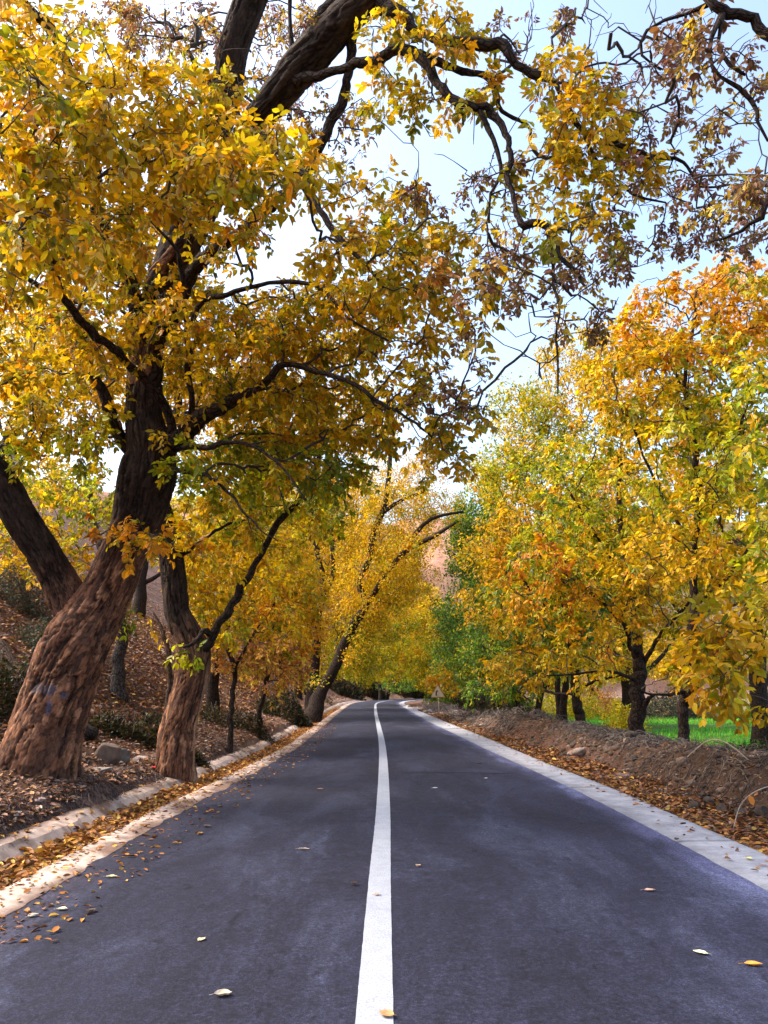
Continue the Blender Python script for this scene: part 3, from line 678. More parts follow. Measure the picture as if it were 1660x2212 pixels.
walnut_blobs = [
 # upper left: near, large leaved mass
 (110, 340, 170, 240, 4.9, 6.8, 2.10, 'olive'), (50, 60, 100, 110, 5, 7, 1.23, 'olive'), (250, 350, 190, 170, 5.8, 7.6, 1.75, 'gold'),
 (180, 130, 110, 100, 5.2, 6.8, 1.68, 'gold'), (380, 210, 130, 90, 6, 7.6, 1.68, 'gold'), (550, 340, 160, 75, 4.9, 7.4, 2.66, 'olive'), (640, 340, 80, 60, 4.9, 6, 1.82, 'olive'), (440, 330, 150, 80, 6, 7.6, 1.68, 'gold'),
 (60, 560, 110, 120, 6, 9, 1.19, 'olive'), (300, 500, 170, 120, 8.8, 11.5, 1.47, 'olive'), (500, 490, 130, 80, 7, 9, 0.98, 'olive'),
 (40, 760, 90, 90, 8, 11, 0.63, 'gold'), (230, 690, 180, 110, 8, 11, 1.40, 'gold'), (480, 690, 190, 90, 8.5, 11, 1.68, 'gold'),
 (600, 790, 220, 90, 8.5, 11.5, 1.61, 'gold'), (740, 690, 160, 90, 8.5, 10.5, 1.54, 'gold'), (850, 800, 120, 100, 8, 10.5, 1.33, 'gold'), (880, 900, 100, 60, 8, 10, 1.26, 'gold'),
 (620, 900, 220, 70, 8.8, 12, 1.40, 'gold'), (520, 1000, 190, 60, 9, 11.5, 1.40, 'lime'), (700, 1000, 120, 60, 9, 11.5, 1.40, 'lime'), (940, 970, 70, 70, 8, 9.5, 0.98, 'gold'),
 (120, 860, 150, 80, 8.6, 11, 1.26, 'gold'), (110, 950, 130, 60, 8.6, 10.4, 1.26, 'lime'), (190, 1160, 160, 45, 9, 9.9, 0.30, 'orange'), (350, 1170, 60, 30, 9.2, 9.7, 0.28, 'gold'),
 (810, 550, 130, 80, 7, 9, 1.54, 'gold'), (920, 500, 100, 50, 7, 8.2, 1.54, 'gold'), (990, 580, 70, 50, 6, 7.2, 1.20, 'rust'), (850, 410, 60, 50, 7.5, 9, 0.98, 'gold'), (740, 430, 60, 90, 7.5, 9, 0.84, 'olive'),
 (820, 630, 120, 70, 7.6, 9.5, 1.40, 'gold'), (940, 700, 70, 120, 7.6, 9.5, 0.77, 'gold'), (960, 840, 70, 100, 7.6, 9.5, 0.72, 'dusk'), (900, 440, 130, 70, 7.4, 9.2, 0.65, 'dusk'),
 # thin high silhouetted leaves
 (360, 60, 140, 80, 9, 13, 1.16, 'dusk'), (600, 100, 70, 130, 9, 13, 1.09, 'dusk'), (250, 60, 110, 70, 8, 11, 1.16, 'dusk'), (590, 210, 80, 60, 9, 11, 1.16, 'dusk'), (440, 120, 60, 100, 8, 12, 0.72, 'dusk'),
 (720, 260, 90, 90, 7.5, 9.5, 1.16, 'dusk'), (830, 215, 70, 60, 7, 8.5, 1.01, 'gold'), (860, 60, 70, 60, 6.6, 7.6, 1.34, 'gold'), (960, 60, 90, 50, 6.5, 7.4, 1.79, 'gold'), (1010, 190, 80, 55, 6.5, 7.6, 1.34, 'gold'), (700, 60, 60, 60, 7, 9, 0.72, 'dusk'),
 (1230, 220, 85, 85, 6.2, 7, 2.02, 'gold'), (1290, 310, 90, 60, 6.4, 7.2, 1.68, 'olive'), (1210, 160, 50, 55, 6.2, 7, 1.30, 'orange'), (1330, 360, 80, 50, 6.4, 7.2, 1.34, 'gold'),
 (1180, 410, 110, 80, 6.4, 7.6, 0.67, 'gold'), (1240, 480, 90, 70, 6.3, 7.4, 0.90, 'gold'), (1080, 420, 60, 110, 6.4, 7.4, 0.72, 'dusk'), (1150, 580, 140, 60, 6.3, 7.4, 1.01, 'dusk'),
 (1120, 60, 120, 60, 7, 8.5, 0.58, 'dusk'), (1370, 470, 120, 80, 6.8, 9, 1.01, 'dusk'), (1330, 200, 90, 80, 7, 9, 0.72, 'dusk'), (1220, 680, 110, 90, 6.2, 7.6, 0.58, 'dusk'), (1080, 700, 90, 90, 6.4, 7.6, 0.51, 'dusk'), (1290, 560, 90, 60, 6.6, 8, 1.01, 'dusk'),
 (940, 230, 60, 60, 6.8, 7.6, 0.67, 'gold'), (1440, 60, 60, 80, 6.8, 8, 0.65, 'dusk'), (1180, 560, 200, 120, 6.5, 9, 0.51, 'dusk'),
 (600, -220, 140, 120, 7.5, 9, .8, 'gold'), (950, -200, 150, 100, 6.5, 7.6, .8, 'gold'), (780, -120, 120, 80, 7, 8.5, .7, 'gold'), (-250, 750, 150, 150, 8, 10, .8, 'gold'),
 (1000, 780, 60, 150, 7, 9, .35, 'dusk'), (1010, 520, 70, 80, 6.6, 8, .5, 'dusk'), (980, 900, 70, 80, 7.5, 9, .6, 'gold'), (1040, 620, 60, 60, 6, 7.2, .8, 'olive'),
 # bare hanging twigs
 (1180, 620, 180, 150, 6.2, 7.6, 1.52, 'bare'), (1300, 450, 200, 150, 6.4, 8.5, 1.52, 'bare'), (1080, 480, 110, 170, 6.2, 7.6, 1.14, 'bare'), (1250, 100, 200, 130, 6.6, 8.5, 1.33, 'bare'), (920, 280, 120, 90, 6.6, 8, 0.76, 'bare'), (1190, 740, 100, 90, 6, 7, 0.95, 'bare'), (480, 120, 250, 130, 8, 12, 0.95, 'bare'), (880, 620, 130, 170, 7, 9.5, 0.95, 'bare'), (170, 560, 220, 200, 9.5, 13, 0.80, 'gold'), (90, 780, 130, 130, 10, 14, 0.70, 'gold'), (420, 780, 260, 150, 10.5, 14, 0.70, 'olive'), (60, 180, 100, 160, 6, 9, 0.60, 'olive')]
make_tree('walnut_tree', 'huge leaning walnut with thick orange-brown plated trunk, smeared with pale and blue paint', 'tree', b1, walnut_limbs, walnut_blobs, size=.09, bark='dark', wig=1.3, minr=.0052)

# second walnut, forked, with a blue paint mark and a bare torn strip
b2 = P(378, 1655, 13.2)
def m2(V, c, TH, LL, D, gro):
    # bare torn wood: a strip that winds up the road side of the stem
    ang = 4.35 + .35 * np.sin(LL * 1.1 + .4) + .12 * fbm(LL * 3, LL * 0, 3, 5)
    wd = .20 + .1 * fbm(LL * 2.2, LL * 0 + 4, 3, 8)
    k = np.clip((wd - np.abs(TH - ang)) / .06, 0, 1) * np.clip((2.1 - LL) / .3, 0, 1)
    st = .75 + .6 * fbm(TH * 14, LL * 2.5, 3, 12)
    wood = np.array((.50, .29, .17)) * st[..., None]
    c = c * (1 - k[..., None]) + wood * k[..., None]
    return paintmarks([(P(428, 1525, 12.85), .075, .27, (.09, .17, .42), .95), (P(424, 1562, 12.9), .05, .15, (.12, .16, .28), .7)])(V, c, TH, LL, D, gro)
second_limbs = [
 ('trunk', lp((374, 1705, 13.3, 44), (378, 1650, 13.2, 37), (384, 1586, 13.2, 34), (400, 1521, 13.2, 33), (415, 1457, 13.2, 34), (418, 1405, 13.2, 34), (402, 1365, 13.2, 28), (384, 1327, 13.2, 24), (377, 1263, 13.2, 23), (370, 1198, 13.2, 23), (362, 1150, 13.2, 23), (346, 1095, 13.2, 20), (335, 1040, 13.2, 18)),
   bark_trunk(43, cell=(.045, .2), col_fn=m2, warm_top=2.0, depth=.022, nseg=130, flare=.3)),
 ('limb', lp((425, 1440, 13.2, 24), (440, 1410, 13.1, 18), (455, 1385, 13.1, 14), (472, 1352, 13.1, 12), (494, 1318, 13.1, 12), (517, 1279, 13.1, 11), (540, 1240, 13.1, 10), (570, 1185, 13.1, 9), (600, 1130, 13, 9), (645, 1078, 13, 8), (680, 1020, 13, 6), (700, 960, 13, 4))),
 ('limb', lp((458, 1375, 13.1, 9), (440, 1362, 12.9, 8), (415, 1392, 12.7, 5), (398, 1398, 12.5, 3))),
 ('limb', lp((340, 1060, 13.2, 16), (350, 980, 13.3, 14), (380, 900, 13.5, 11), (400, 800, 13.8, 8), (430, 720, 14, 5))),
 ('limb', lp((372, 1210, 13.2, 8), (420, 1180, 13.4, 5), (480, 1140, 13.8, 4), (540, 1120, 14.2, 3))),
]
second_blobs = [
 (430, 1120, 120, 70, 12.5, 15.5, 1.00, 'gold'), (600, 1090, 150, 80, 12.5, 16, 1.20, 'lime'), (560, 1230, 110, 70, 12.8, 15.5, 0.50, 'yellow'), (470, 1000, 150, 70, 12, 15, 1.00, 'lime'), (640, 960, 160, 80, 12, 15, 1.00, 'olive'),
 (420, 1395, 60, 28, 12.2, 13, 0.50, 'lime'), (470, 1330, 60, 50, 12.6, 13.6, 0.50, 'gold'), (380, 800, 200, 90, 12.5, 15, 0.80, 'gold'), (600, 760, 160, 80, 12.5, 15, 0.70, 'olive')]
make_tree('walnut_tree', 'forked walnut beside the gutter, blue paint mark, torn pale strip down its bark', 'tree', b2, second_limbs, second_blobs, size=.11, bark='dark')

# the pair further on whose stems cross
def stem_tree(label, basep, limbs, blobs, size=.12, simple=True, bark='dark', cat='tree', name='walnut_tree', group=None, **k):
    x, y, z = limbs[0][1][0][:3]
    return make_tree(name, label, cat, np.array((x, y, z)), limbs, blobs, size=size, simple=simple, bark=bark, group=group, **k)
stem_tree('dark crooked walnut leaning right beside the gutter far down the left verge', None,
 [('trunk', lp((668, 1562, 34.6, 24), (680, 1530, 34.8, 20), (700, 1490, 35, 14), (728, 1441, 35, 12), (745, 1389, 35, 11), (765, 1343, 35, 11), (791, 1309, 35, 9), (778, 1266, 35, 7), (800, 1200, 35, 7), (808, 1146, 35, 7), (826, 1108, 35, 7), (834, 1074, 35, 6), (843, 994, 35, 5), (850, 930, 35, 3))),
  ('limb', lp((791, 1309, 35, 7), (834, 1237, 34, 6), (868, 1200, 33.5, 6), (897, 1177, 33, 6), (940, 1157, 32, 5), (985, 1130, 31, 3))),
  ('limb', lp((868, 1200, 33.5, 5), (900, 1150, 34, 5), (935, 1120, 34, 4), (1000, 1105, 34, 3))),
  ('limb', lp((826, 1108, 35, 5), (870, 1080, 35, 4), (920, 1060, 35, 3)))],
 [(830, 1140, 120, 90, 34.6, 41.5, 1.3, 'gold'), (880, 1250, 70, 60, 34.6, 41.5, .9, 'yellow'), (800, 1250, 90, 90, 35.6, 41.5, 1.5, 'yellow'), (790, 1400, 80, 70, 35.6, 41.5, 1.0, 'lime'), (850, 1030, 110, 50, 35.6, 41.5, .9, 'gold'), (930, 1100, 70, 50, 34.6, 39.5, .8, 'gold'), (770, 1330, 70, 60, 35.6, 41.5, 1.2, 'gold'), (690, 1470, 25, 12, 33, 34, .7, 'lime'), (790, 1190, 100, 110, 32.5, 34.5, .35, 'gold'), (770, 1330, 60, 90, 33, 34.6, .3, 'yellow'), (890, 1180, 60, 50, 31, 33, .35, 'gold'), (850, 1060, 90, 50, 33, 35, .4, 'gold')], per=8)
stem_tree('upright dark walnut rising behind the crooked leaning one on the left verge', None,
 [('trunk', lp((676, 1560, 37, 18), (676, 1500, 37, 13), (680, 1452, 37, 11), (686, 1366, 37, 9), (690, 1323, 37, 8), (702, 1280, 37, 8), (694, 1237, 37, 7), (688, 1194, 37, 7), (674, 1151, 37, 6), (672, 1100, 37, 5), (690, 1030, 37, 3))),
  ('limb', lp((702, 1290, 37, 6), (720, 1229, 37, 5), (717, 1180, 37, 5), (720, 1123, 37, 4), (745, 1060, 37, 3)))],
 [(690, 1200, 90, 100, 37.6, 44.5, 1.3, 'yellow'), (720, 1080, 110, 70, 37.6, 44.5, 1.3, 'gold'), (670, 1330, 60, 80, 37.6, 43.5, 1.2, 'gold'), (640, 1430, 50, 50, 36.6, 41.5, 1.2, 'rust'), (640, 1100, 60, 60, 37.6, 43.5, 1, 'lime')], per=8)

# small trees and stems between, on the bank
stem_tree('slim young walnut with rusty orange crown, standing in leaf litter past the forked one', None,
 [('trunk', lp((499, 1580, 17.5, 6), (500, 1545, 17.5, 6), (506, 1470, 17.5, 5), (507, 1443, 17.5, 6), (490, 1400, 17.5, 4), (470, 1360, 17.6, 3))),
  ('limb', lp((507, 1445, 17.5, 5), (530, 1400, 17.6, 4), (560, 1350, 17.8, 3)))],
 [(530, 1400, 100, 45, 16.5, 20, 1.6, 'rust'), (480, 1330, 70, 60, 16.5, 20, 1.0, 'gold'), (580, 1350, 80, 50, 17, 20, 1.3, 'gold')], simple=False, size=.10, bark='dark', stalks=False)
stem_tree('thin young walnut with orange leaves, standing before the crossed dark trunks', None,
 [('trunk', lp((560, 1560, 22, 6), (563, 1530, 22, 5), (574, 1476, 22, 5), (588, 1371, 22, 4), (592, 1300, 22, 3)))],
 [(600, 1430, 75, 60, 20.5, 24, 1.8, 'rust'), (610, 1360, 90, 60, 21, 25, 1.7, 'orange'), (640, 1300, 60, 50, 21, 25, 1.2, 'gold')], simple=False, size=.10, stalks=False)
stem_tree('bare grey trunk seen between the two big walnuts, on the slope', None,
 [('trunk', lp((257, 1500, 18, 17), (258, 1470, 18, 15), (256, 1420, 18, 13), (262, 1360, 18, 12), (250, 1280, 18, 11), (225, 1200, 18, 9), (200, 1120, 18, 7), (190, 1040, 18, 5))),
  ('limb', lp((255, 1290, 18, 8), (300, 1200, 18, 6), (420, 1120, 18.5, 5), (520, 1090, 19, 3)))],
 [(120, 1090, 150, 90, 15.5, 21, 1.2, 'lime'), (230, 1230, 60, 60, 16, 20, .8, 'yellow'), (90, 1200, 90, 60, 16, 20, 1.0, 'gold'), (450, 1180, 110, 80, 17, 22, 1.6, 'yellow'), (560, 1190, 90, 70, 18, 22, 1.4, 'yellow'), (430, 1270, 60, 60, 17, 21, 1.0, 'yellow'), (250, 1330, 50, 50, 16, 19, .5, 'lime'), (290, 1090, 80, 60, 17, 21, 1, 'lime')], simple=False, size=.115, bark='grey', stalks=False)
stem_tree('dark walnut trunk behind the forked one, under a bright yellow crown', None,
 [('trunk', lp((462, 1510, 23, 14), (465, 1460, 23, 12), (478, 1390, 23, 10), (500, 1300, 23, 9), (510, 1200, 23, 8), (530, 1100, 23, 6), (540, 1000, 23, 4))),
  ('limb', lp((500, 1290, 23, 6), (560, 1220, 23, 5), (620, 1150, 23, 4)))],
 [(520, 1190, 150, 110, 22, 28, 1.6, 'yellow'), (620, 1280, 90, 80, 22, 27, 1.3, 'yellow'), (450, 1290, 70, 60, 22, 26, .9, 'gold'), (620, 1090, 120, 80, 22, 28, 1.3, 'lime'), (500, 900, 200, 110, 20, 26, 1.1, 'gold'), (720, 900, 150, 90, 20, 26, .9, 'gold')], size=.13, bark='dark', per=8)
stem_tree('thin crooked stem leaning against the foot of the forked walnut', None,
 [('trunk', lp((363, 1560, 14.6, 7), (364, 1510, 14.6, 6), (368, 1450, 14.6, 5.5), (362, 1400, 14.6, 5), (350, 1360, 14.7, 4), (330, 1320, 14.8, 2)))],
 [(350, 1340, 40, 30, 14.2, 15.2, .4, 'gold')], simple=False, size=.1, bark='mid')
stem_tree('walnut at the foot of the bare hillside behind the great leaning trunk', None,
 [('trunk', np.array([(-11.5, 21, gz(-11.5, 21) - .3, .3), (-11.2, 21, 7, .24), (-10.6, 20.6, 9.5, .15), (-10.2, 20, 11.5, .06)]))],
 [(80, 1020, 130, 70, 18, 24, 1.1, 'gold'), (170, 820, 200, 110, 17, 23, .9, 'gold'), (40, 1170, 100, 70, 18, 23, .8, 'gold'), (130, 640, 160, 120, 16, 22, .5, 'gold'), (60, 480, 110, 120, 14, 20, .4, 'gold')], size=.14, per=8)

# ---------------------------------------------------------------- the row of walnuts on the right, behind the berm
right_trees = [
 ('walnut with two low side branches standing on the berm, nearest to the green field', lp((1476, 1625, 15.9, 15), (1475, 1560, 15.9, 13), (1480, 1500, 15.9, 13), (1484, 1440, 15.9, 12), (1492, 1370, 15.9, 11), (1500, 1300, 15.9, 10), (1498, 1200, 15.8, 9), (1510, 1080, 15.6, 8), (1500, 950, 15.4, 7), (1480, 830, 15.2, 5), (1500, 700, 15, 3)),
  [lp((1480, 1495, 15.9, 7), (1440, 1500, 15.3, 5), (1400, 1498, 14.8, 4), (1370, 1480, 14.4, 2)), lp((1482, 1500, 15.9, 7), (1530, 1470, 15.2, 5), (1600, 1440, 14.5, 4)), lp((1500, 1310, 15.9, 7), (1560, 1260, 15, 6), (1620, 1180, 14.2, 4)), lp((1498, 1330, 15.9, 6), (1570, 1310, 15.2, 5), (1640, 1290, 14.6, 3)), lp((1498, 1180, 15.9, 6), (1420, 1050, 15, 5), (1360, 900, 14.5, 3)), lp((1505, 1100, 15.6, 6), (1580, 980, 15, 5), (1620, 860, 14.6, 3))],
  [(1500, 690, 160, 110, 14, 18, 1.56, 'orange'), (1360, 800, 110, 100, 14.5, 18, 1.01, 'gold'), (1630, 700, 60, 120, 13, 17, 1.17, 'gold'), (1560, 850, 120, 130, 13, 18, 1.56, 'lime'), (1410, 830, 120, 110, 14, 18, 1.33, 'gold'), (1480, 1010, 150, 110, 13, 17.5, 1.17, 'lime'), (1610, 1050, 80, 120, 12, 16, 1.25, 'lime'), (1440, 1180, 130, 90, 13, 17.5, 1.17, 'gold'), (1590, 1230, 90, 90, 12, 16, 1.17, 'gold'), (1540, 1400, 110, 80, 13, 17, 0.70, 'gold'), (1600, 620, 80, 70, 14, 18, 1.01, 'orange'), (1380, 720, 70, 50, 14, 18, 0.86, 'gold')], .12, False),
 ('stout dark walnut trunk forking low on the berm, second along the row', lp((1374, 1600, 19, 22), (1375, 1560, 19, 18), (1378, 1500, 19, 17), (1380, 1440, 19, 16), (1375, 1380, 19, 12), (1372, 1320, 19, 10), (1360, 1230, 19, 8), (1340, 1120, 19, 7), (1340, 1000, 19, 5), (1350, 900, 19, 3)),
  [lp((1385, 1560, 19, 9), (1395, 1520, 18.8, 8), (1412, 1500, 18.5, 4)), lp((1372, 1400, 19, 10), (1360, 1400, 18.7, 8), (1355, 1360, 18.4, 8), (1310, 1310, 17.8, 6), (1250, 1260, 17.2, 4), (1190, 1220, 16.8, 2)), lp((1385, 1440, 19, 8), (1430, 1370, 18.5, 6), (1490, 1300, 18, 4)), lp((1375, 1470, 19, 6), (1320, 1450, 18.4, 5), (1250, 1455, 17.8, 4), (1180, 1460, 17.5, 2)), lp((1365, 1260, 19, 6), (1290, 1160, 18.4, 5), (1230, 1060, 18, 3))],
  [(1300, 1050, 130, 110, 17, 21, 1.17, 'lime'), (1340, 880, 110, 90, 17, 21, 1.01, 'gold'), (1220, 1180, 110, 90, 16, 20, 1.25, 'lime'), (1350, 1220, 110, 90, 17, 21, 1.33, 'gold'), (1180, 1250, 130, 80, 15.5, 19, 0.55, 'orange'), (1180, 1250, 130, 80, 15.5, 19, 0.47, 'lime'), (1300, 1340, 110, 70, 16, 21, 0.78, 'gold'), (1420, 1330, 80, 70, 16.5, 20, 0.70, 'gold'), (1240, 1430, 90, 40, 17, 20, 0.70, 'olive')], .12, False),
 ('slender walnut leaning away from the road, third along the berm', lp((1256, 1575, 24, 14), (1252, 1550, 24, 13), (1246, 1500, 24, 12), (1242, 1440, 24, 11), (1236, 1390, 24, 10), (1226, 1340, 24, 8), (1215, 1260, 24, 7), (1200, 1160, 24, 5), (1200, 1060, 24, 3)),
  [lp((1245, 1490, 24, 6), (1290, 1470, 23.5, 5), (1340, 1460, 23, 3)), lp((1230, 1360, 24, 6), (1170, 1300, 23, 5), (1120, 1240, 22.5, 3))],
  [(1210, 1010, 100, 80, 22, 26, 1.33, 'lime'), (1150, 1120, 100, 80, 21, 26, 1.33, 'gold'), (1250, 1150, 90, 90, 22, 27, 1.17, 'lime'), (1140, 1330, 110, 60, 21, 25, 1.01, 'olive'), (1250, 1300, 110, 80, 22, 26, 1.30, 'green'), (1150, 1430, 110, 50, 21, 25, 0.86, 'olive'), (1080, 1480, 80, 35, 30, 36, 1.80, 'green')], .125, False),
 ('straight walnut, thicker one of the close pair of trunks on the berm', lp((1220, 1570, 27, 10), (1219, 1548, 27, 10), (1219, 1480, 27, 9), (1216, 1400, 27, 8), (1210, 1300, 27, 6), (1200, 1200, 27, 4)), [],
  [(1120, 1050, 90, 90, 25, 29, 1.33, 'lime'), (1170, 930, 90, 80, 25, 29, 1.3, 'lime'), (1125, 880, 70, 70, 25, 29, 1.0, 'lime'), (1085, 990, 55, 60, 25, 29, 1.2, 'lime'), (1230, 760, 70, 60, 25, 29, 1.0, 'gold'), (1240, 830, 80, 70, 25, 30, 1.01, 'gold'), (1080, 1190, 90, 70, 24, 28, 1.17, 'gold'), (1180, 1400, 110, 60, 25, 29, 1.30, 'green')], .13, True),
 ('straight thin walnut, slighter one of the close pair of trunks on the berm', lp((1203, 1565, 28, 8), (1205, 1548, 28, 7), (1203, 1480, 28, 7), (1206, 1380, 28, 6), (1196, 1280, 28, 4)), [],
  [(1060, 1290, 80, 60, 25, 29, 1.01, 'olive'), (1120, 1200, 80, 60, 25, 29, 1.01, 'orange'), (1080, 1400, 90, 50, 25, 30, 1.20, 'green')], .13, True),
 ('low dark walnut with a bent trunk beyond the close pair', lp((1160, 1560, 33, 8), (1164, 1530, 33, 8), (1172, 1495, 33, 7), (1180, 1460, 33, 5), (1170, 1400, 33, 4)), [lp((1170, 1500, 33, 4), (1195, 1470, 33, 4), (1215, 1450, 33, 2))],
  [(1110, 1460, 90, 45, 30, 36, 1.01, 'olive'), (1020, 1330, 80, 70, 32, 38, 1.40, 'green')], .14, True),
 ('thin upright walnut at the far end of the berm under green leaves', lp((1114, 1560, 36, 6), (1115, 1520, 36, 5), (1116, 1460, 36, 5), (1100, 1380, 36, 4)), [],
  [(1040, 1420, 80, 60, 33, 39, 1.50, 'green'), (1090, 1360, 60, 50, 33, 38, 0.94, 'olive')], .14, True),
 ('dark green walnut reaching over the road before the sunlit hill', lp((1075, 1560, 42, 8), (1078, 1500, 42, 7), (1070, 1400, 42, 7), (1050, 1300, 42, 6), (1040, 1180, 42, 5), (1050, 1080, 42, 3)), [lp((1050, 1300, 42, 4), (1010, 1230, 41, 4), (975, 1190, 41, 2))],
  [(1040, 1130, 80, 80, 38, 44, 2.00, 'green'), (1010, 1200, 55, 55, 38, 43, 1.90, 'green'), (1070, 1260, 80, 60, 38, 44, 1.60, 'green'), (1040, 1370, 80, 60, 38, 44, 1.60, 'green'), (1060, 1040, 60, 40, 39, 44, 0.94, 'lime')], .16, True),
]
for lab, tr, ls, bl, sz, simp in right_trees:
    def plainfork(A): return [('limb', q) for q in ls]
    stem_tree(lab, None, [('trunk', tr * (1, 1, 1, .85))] + [('limb', q * (1, 1, 1, .8)) for q in ls], bl, size=sz, simple=simp, group='walnuts in a row along the right berm', stalks=False, per=7, minr=.0075)

# a walnut off to the right whose low boughs hang into view, and one whose boughs cross the top corner
stem_tree('walnut beside the field whose large yellow leaves hang low over the berm', None,
 [('trunk', np.array([(7.6, 10.5, -.4, .26), (7.5, 10.5, 1.5, .2), (7.3, 10.4, 3.5, .16), (7.2, 10.2, 5.5, .1), (7.0, 10, 7.2, .04)])),
  ('limb', np.array([(7.5, 10.5, 1.6, .08), (6.6, 9.8, 2.1, .05), (5.7, 9.2, 2.2, .03), (4.9, 8.8, 2.1, .015)])),
  ('limb', np.array([(7.3, 10.4, 3.3, .08), (6.3, 9.8, 3.9, .05), (5.3, 9.4, 4.0, .02)])),
  ('limb', np.array([(7.4, 10.5, 2.4, .08), (6.6, 11.5, 3.0, .05), (5.9, 12.3, 3.2, .02)]))],
 [(1590, 1370, 90, 70, 8, 10.5, 1.5, 'gold'), (1620, 1290, 60, 50, 8, 10, 1.0, 'yellow'), (1580, 1470, 90, 45, 8.5, 10.5, 1.3, 'gold'), (1640, 1180, 40, 90, 9, 11, 1.0, 'lime'), (1500, 1440, 80, 50, 9, 11, .7, 'yellow'), (1635, 960, 50, 80, 9, 11, .8, 'lime'), (1620, 1530, 50, 25, 9, 10.5, .9, 'olive'), (1640, 800, 40, 80, 9.5, 11, .8, 'lime')], simple=False, size=.125)
stem_tree('walnut outside the right edge whose bare boughs droop across the top corner of the sky', None,
 [('trunk', np.array([(7.4, 5.2, -.3, .32), (7.2, 5.2, 2, .26), (6.8, 5.2, 4.5, .22), (6.2, 5.2, 6.8, .16), (5.8, 5.3, 8.4, .10), (5.9, 5.4, 10, .03)])),
  ('limb', np.vstack([[6.2, 5.2, 6.8, .13], [5.6, 5.3, 7.3, .11], [4.6, 5.3, 7.4, .09]]).tolist() + lp((1900, -60, 5.3, 24), (1760, 150, 5.3, 18), (1690, 100, 5.3, 15), (1655, 62, 5.3, 13), (1625, 42, 5.3, 13), (1595, 33, 5.3, 12), (1560, 28, 5.3, 12), (1530, 5, 5.3, 9), (1510, -30, 5.3, 6)).tolist()),
  ('limb', lp((1562, 28, 5.3, 9), (1545, 60, 5.3, 6), (1536, 110, 5.3, 4), (1550, 165, 5.3, 4), (1590, 190, 5.3, 5), (1622, 215, 5.3, 5), (1638, 265, 5.3, 4), (1662, 310, 5.3, 3))),
  ('limb', lp((1562, 30, 5.3, 6), (1555, 90, 5.3, 4), (1578, 140, 5.3, 5), (1612, 160, 5.3, 3))),
  ('limb', lp((1530, 10, 5.5, 6), (1480, 30, 5.6, 4), (1400, 60, 5.7, 4), (1390, 120, 5.8, 3), (1440, 150, 5.8, 2))),
  ('limb', [[6.7, 5.2, 5.0, .1], [5.4, 5.3, 5.9, .08], [4.2, 5.4, 6.1, .06]] + lp((1830, 300, 5.4, 16), (1720, 380, 5.4, 12), (1660, 420, 5.4, 9), (1640, 470, 5.4, 6), (1600, 500, 5.5, 4), (1540, 520, 5.6, 3)).tolist())],
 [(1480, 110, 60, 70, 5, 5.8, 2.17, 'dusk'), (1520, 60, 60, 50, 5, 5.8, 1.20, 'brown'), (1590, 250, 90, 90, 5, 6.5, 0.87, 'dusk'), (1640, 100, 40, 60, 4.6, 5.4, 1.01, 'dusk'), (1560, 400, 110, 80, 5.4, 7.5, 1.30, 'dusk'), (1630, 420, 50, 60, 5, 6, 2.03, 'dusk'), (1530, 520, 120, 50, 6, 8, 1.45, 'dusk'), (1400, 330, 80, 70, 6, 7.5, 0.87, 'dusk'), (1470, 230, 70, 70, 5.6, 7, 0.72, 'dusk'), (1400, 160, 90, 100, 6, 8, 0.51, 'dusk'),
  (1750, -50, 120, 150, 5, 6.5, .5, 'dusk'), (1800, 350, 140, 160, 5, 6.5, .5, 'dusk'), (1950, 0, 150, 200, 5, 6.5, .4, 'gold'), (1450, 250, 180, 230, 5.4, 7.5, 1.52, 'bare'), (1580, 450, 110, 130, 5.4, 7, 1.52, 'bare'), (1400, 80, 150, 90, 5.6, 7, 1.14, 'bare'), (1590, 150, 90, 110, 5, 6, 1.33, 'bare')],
 simple=False, size=.085, bark='dark', bal=.15, minr=.0042, wig=1.6)

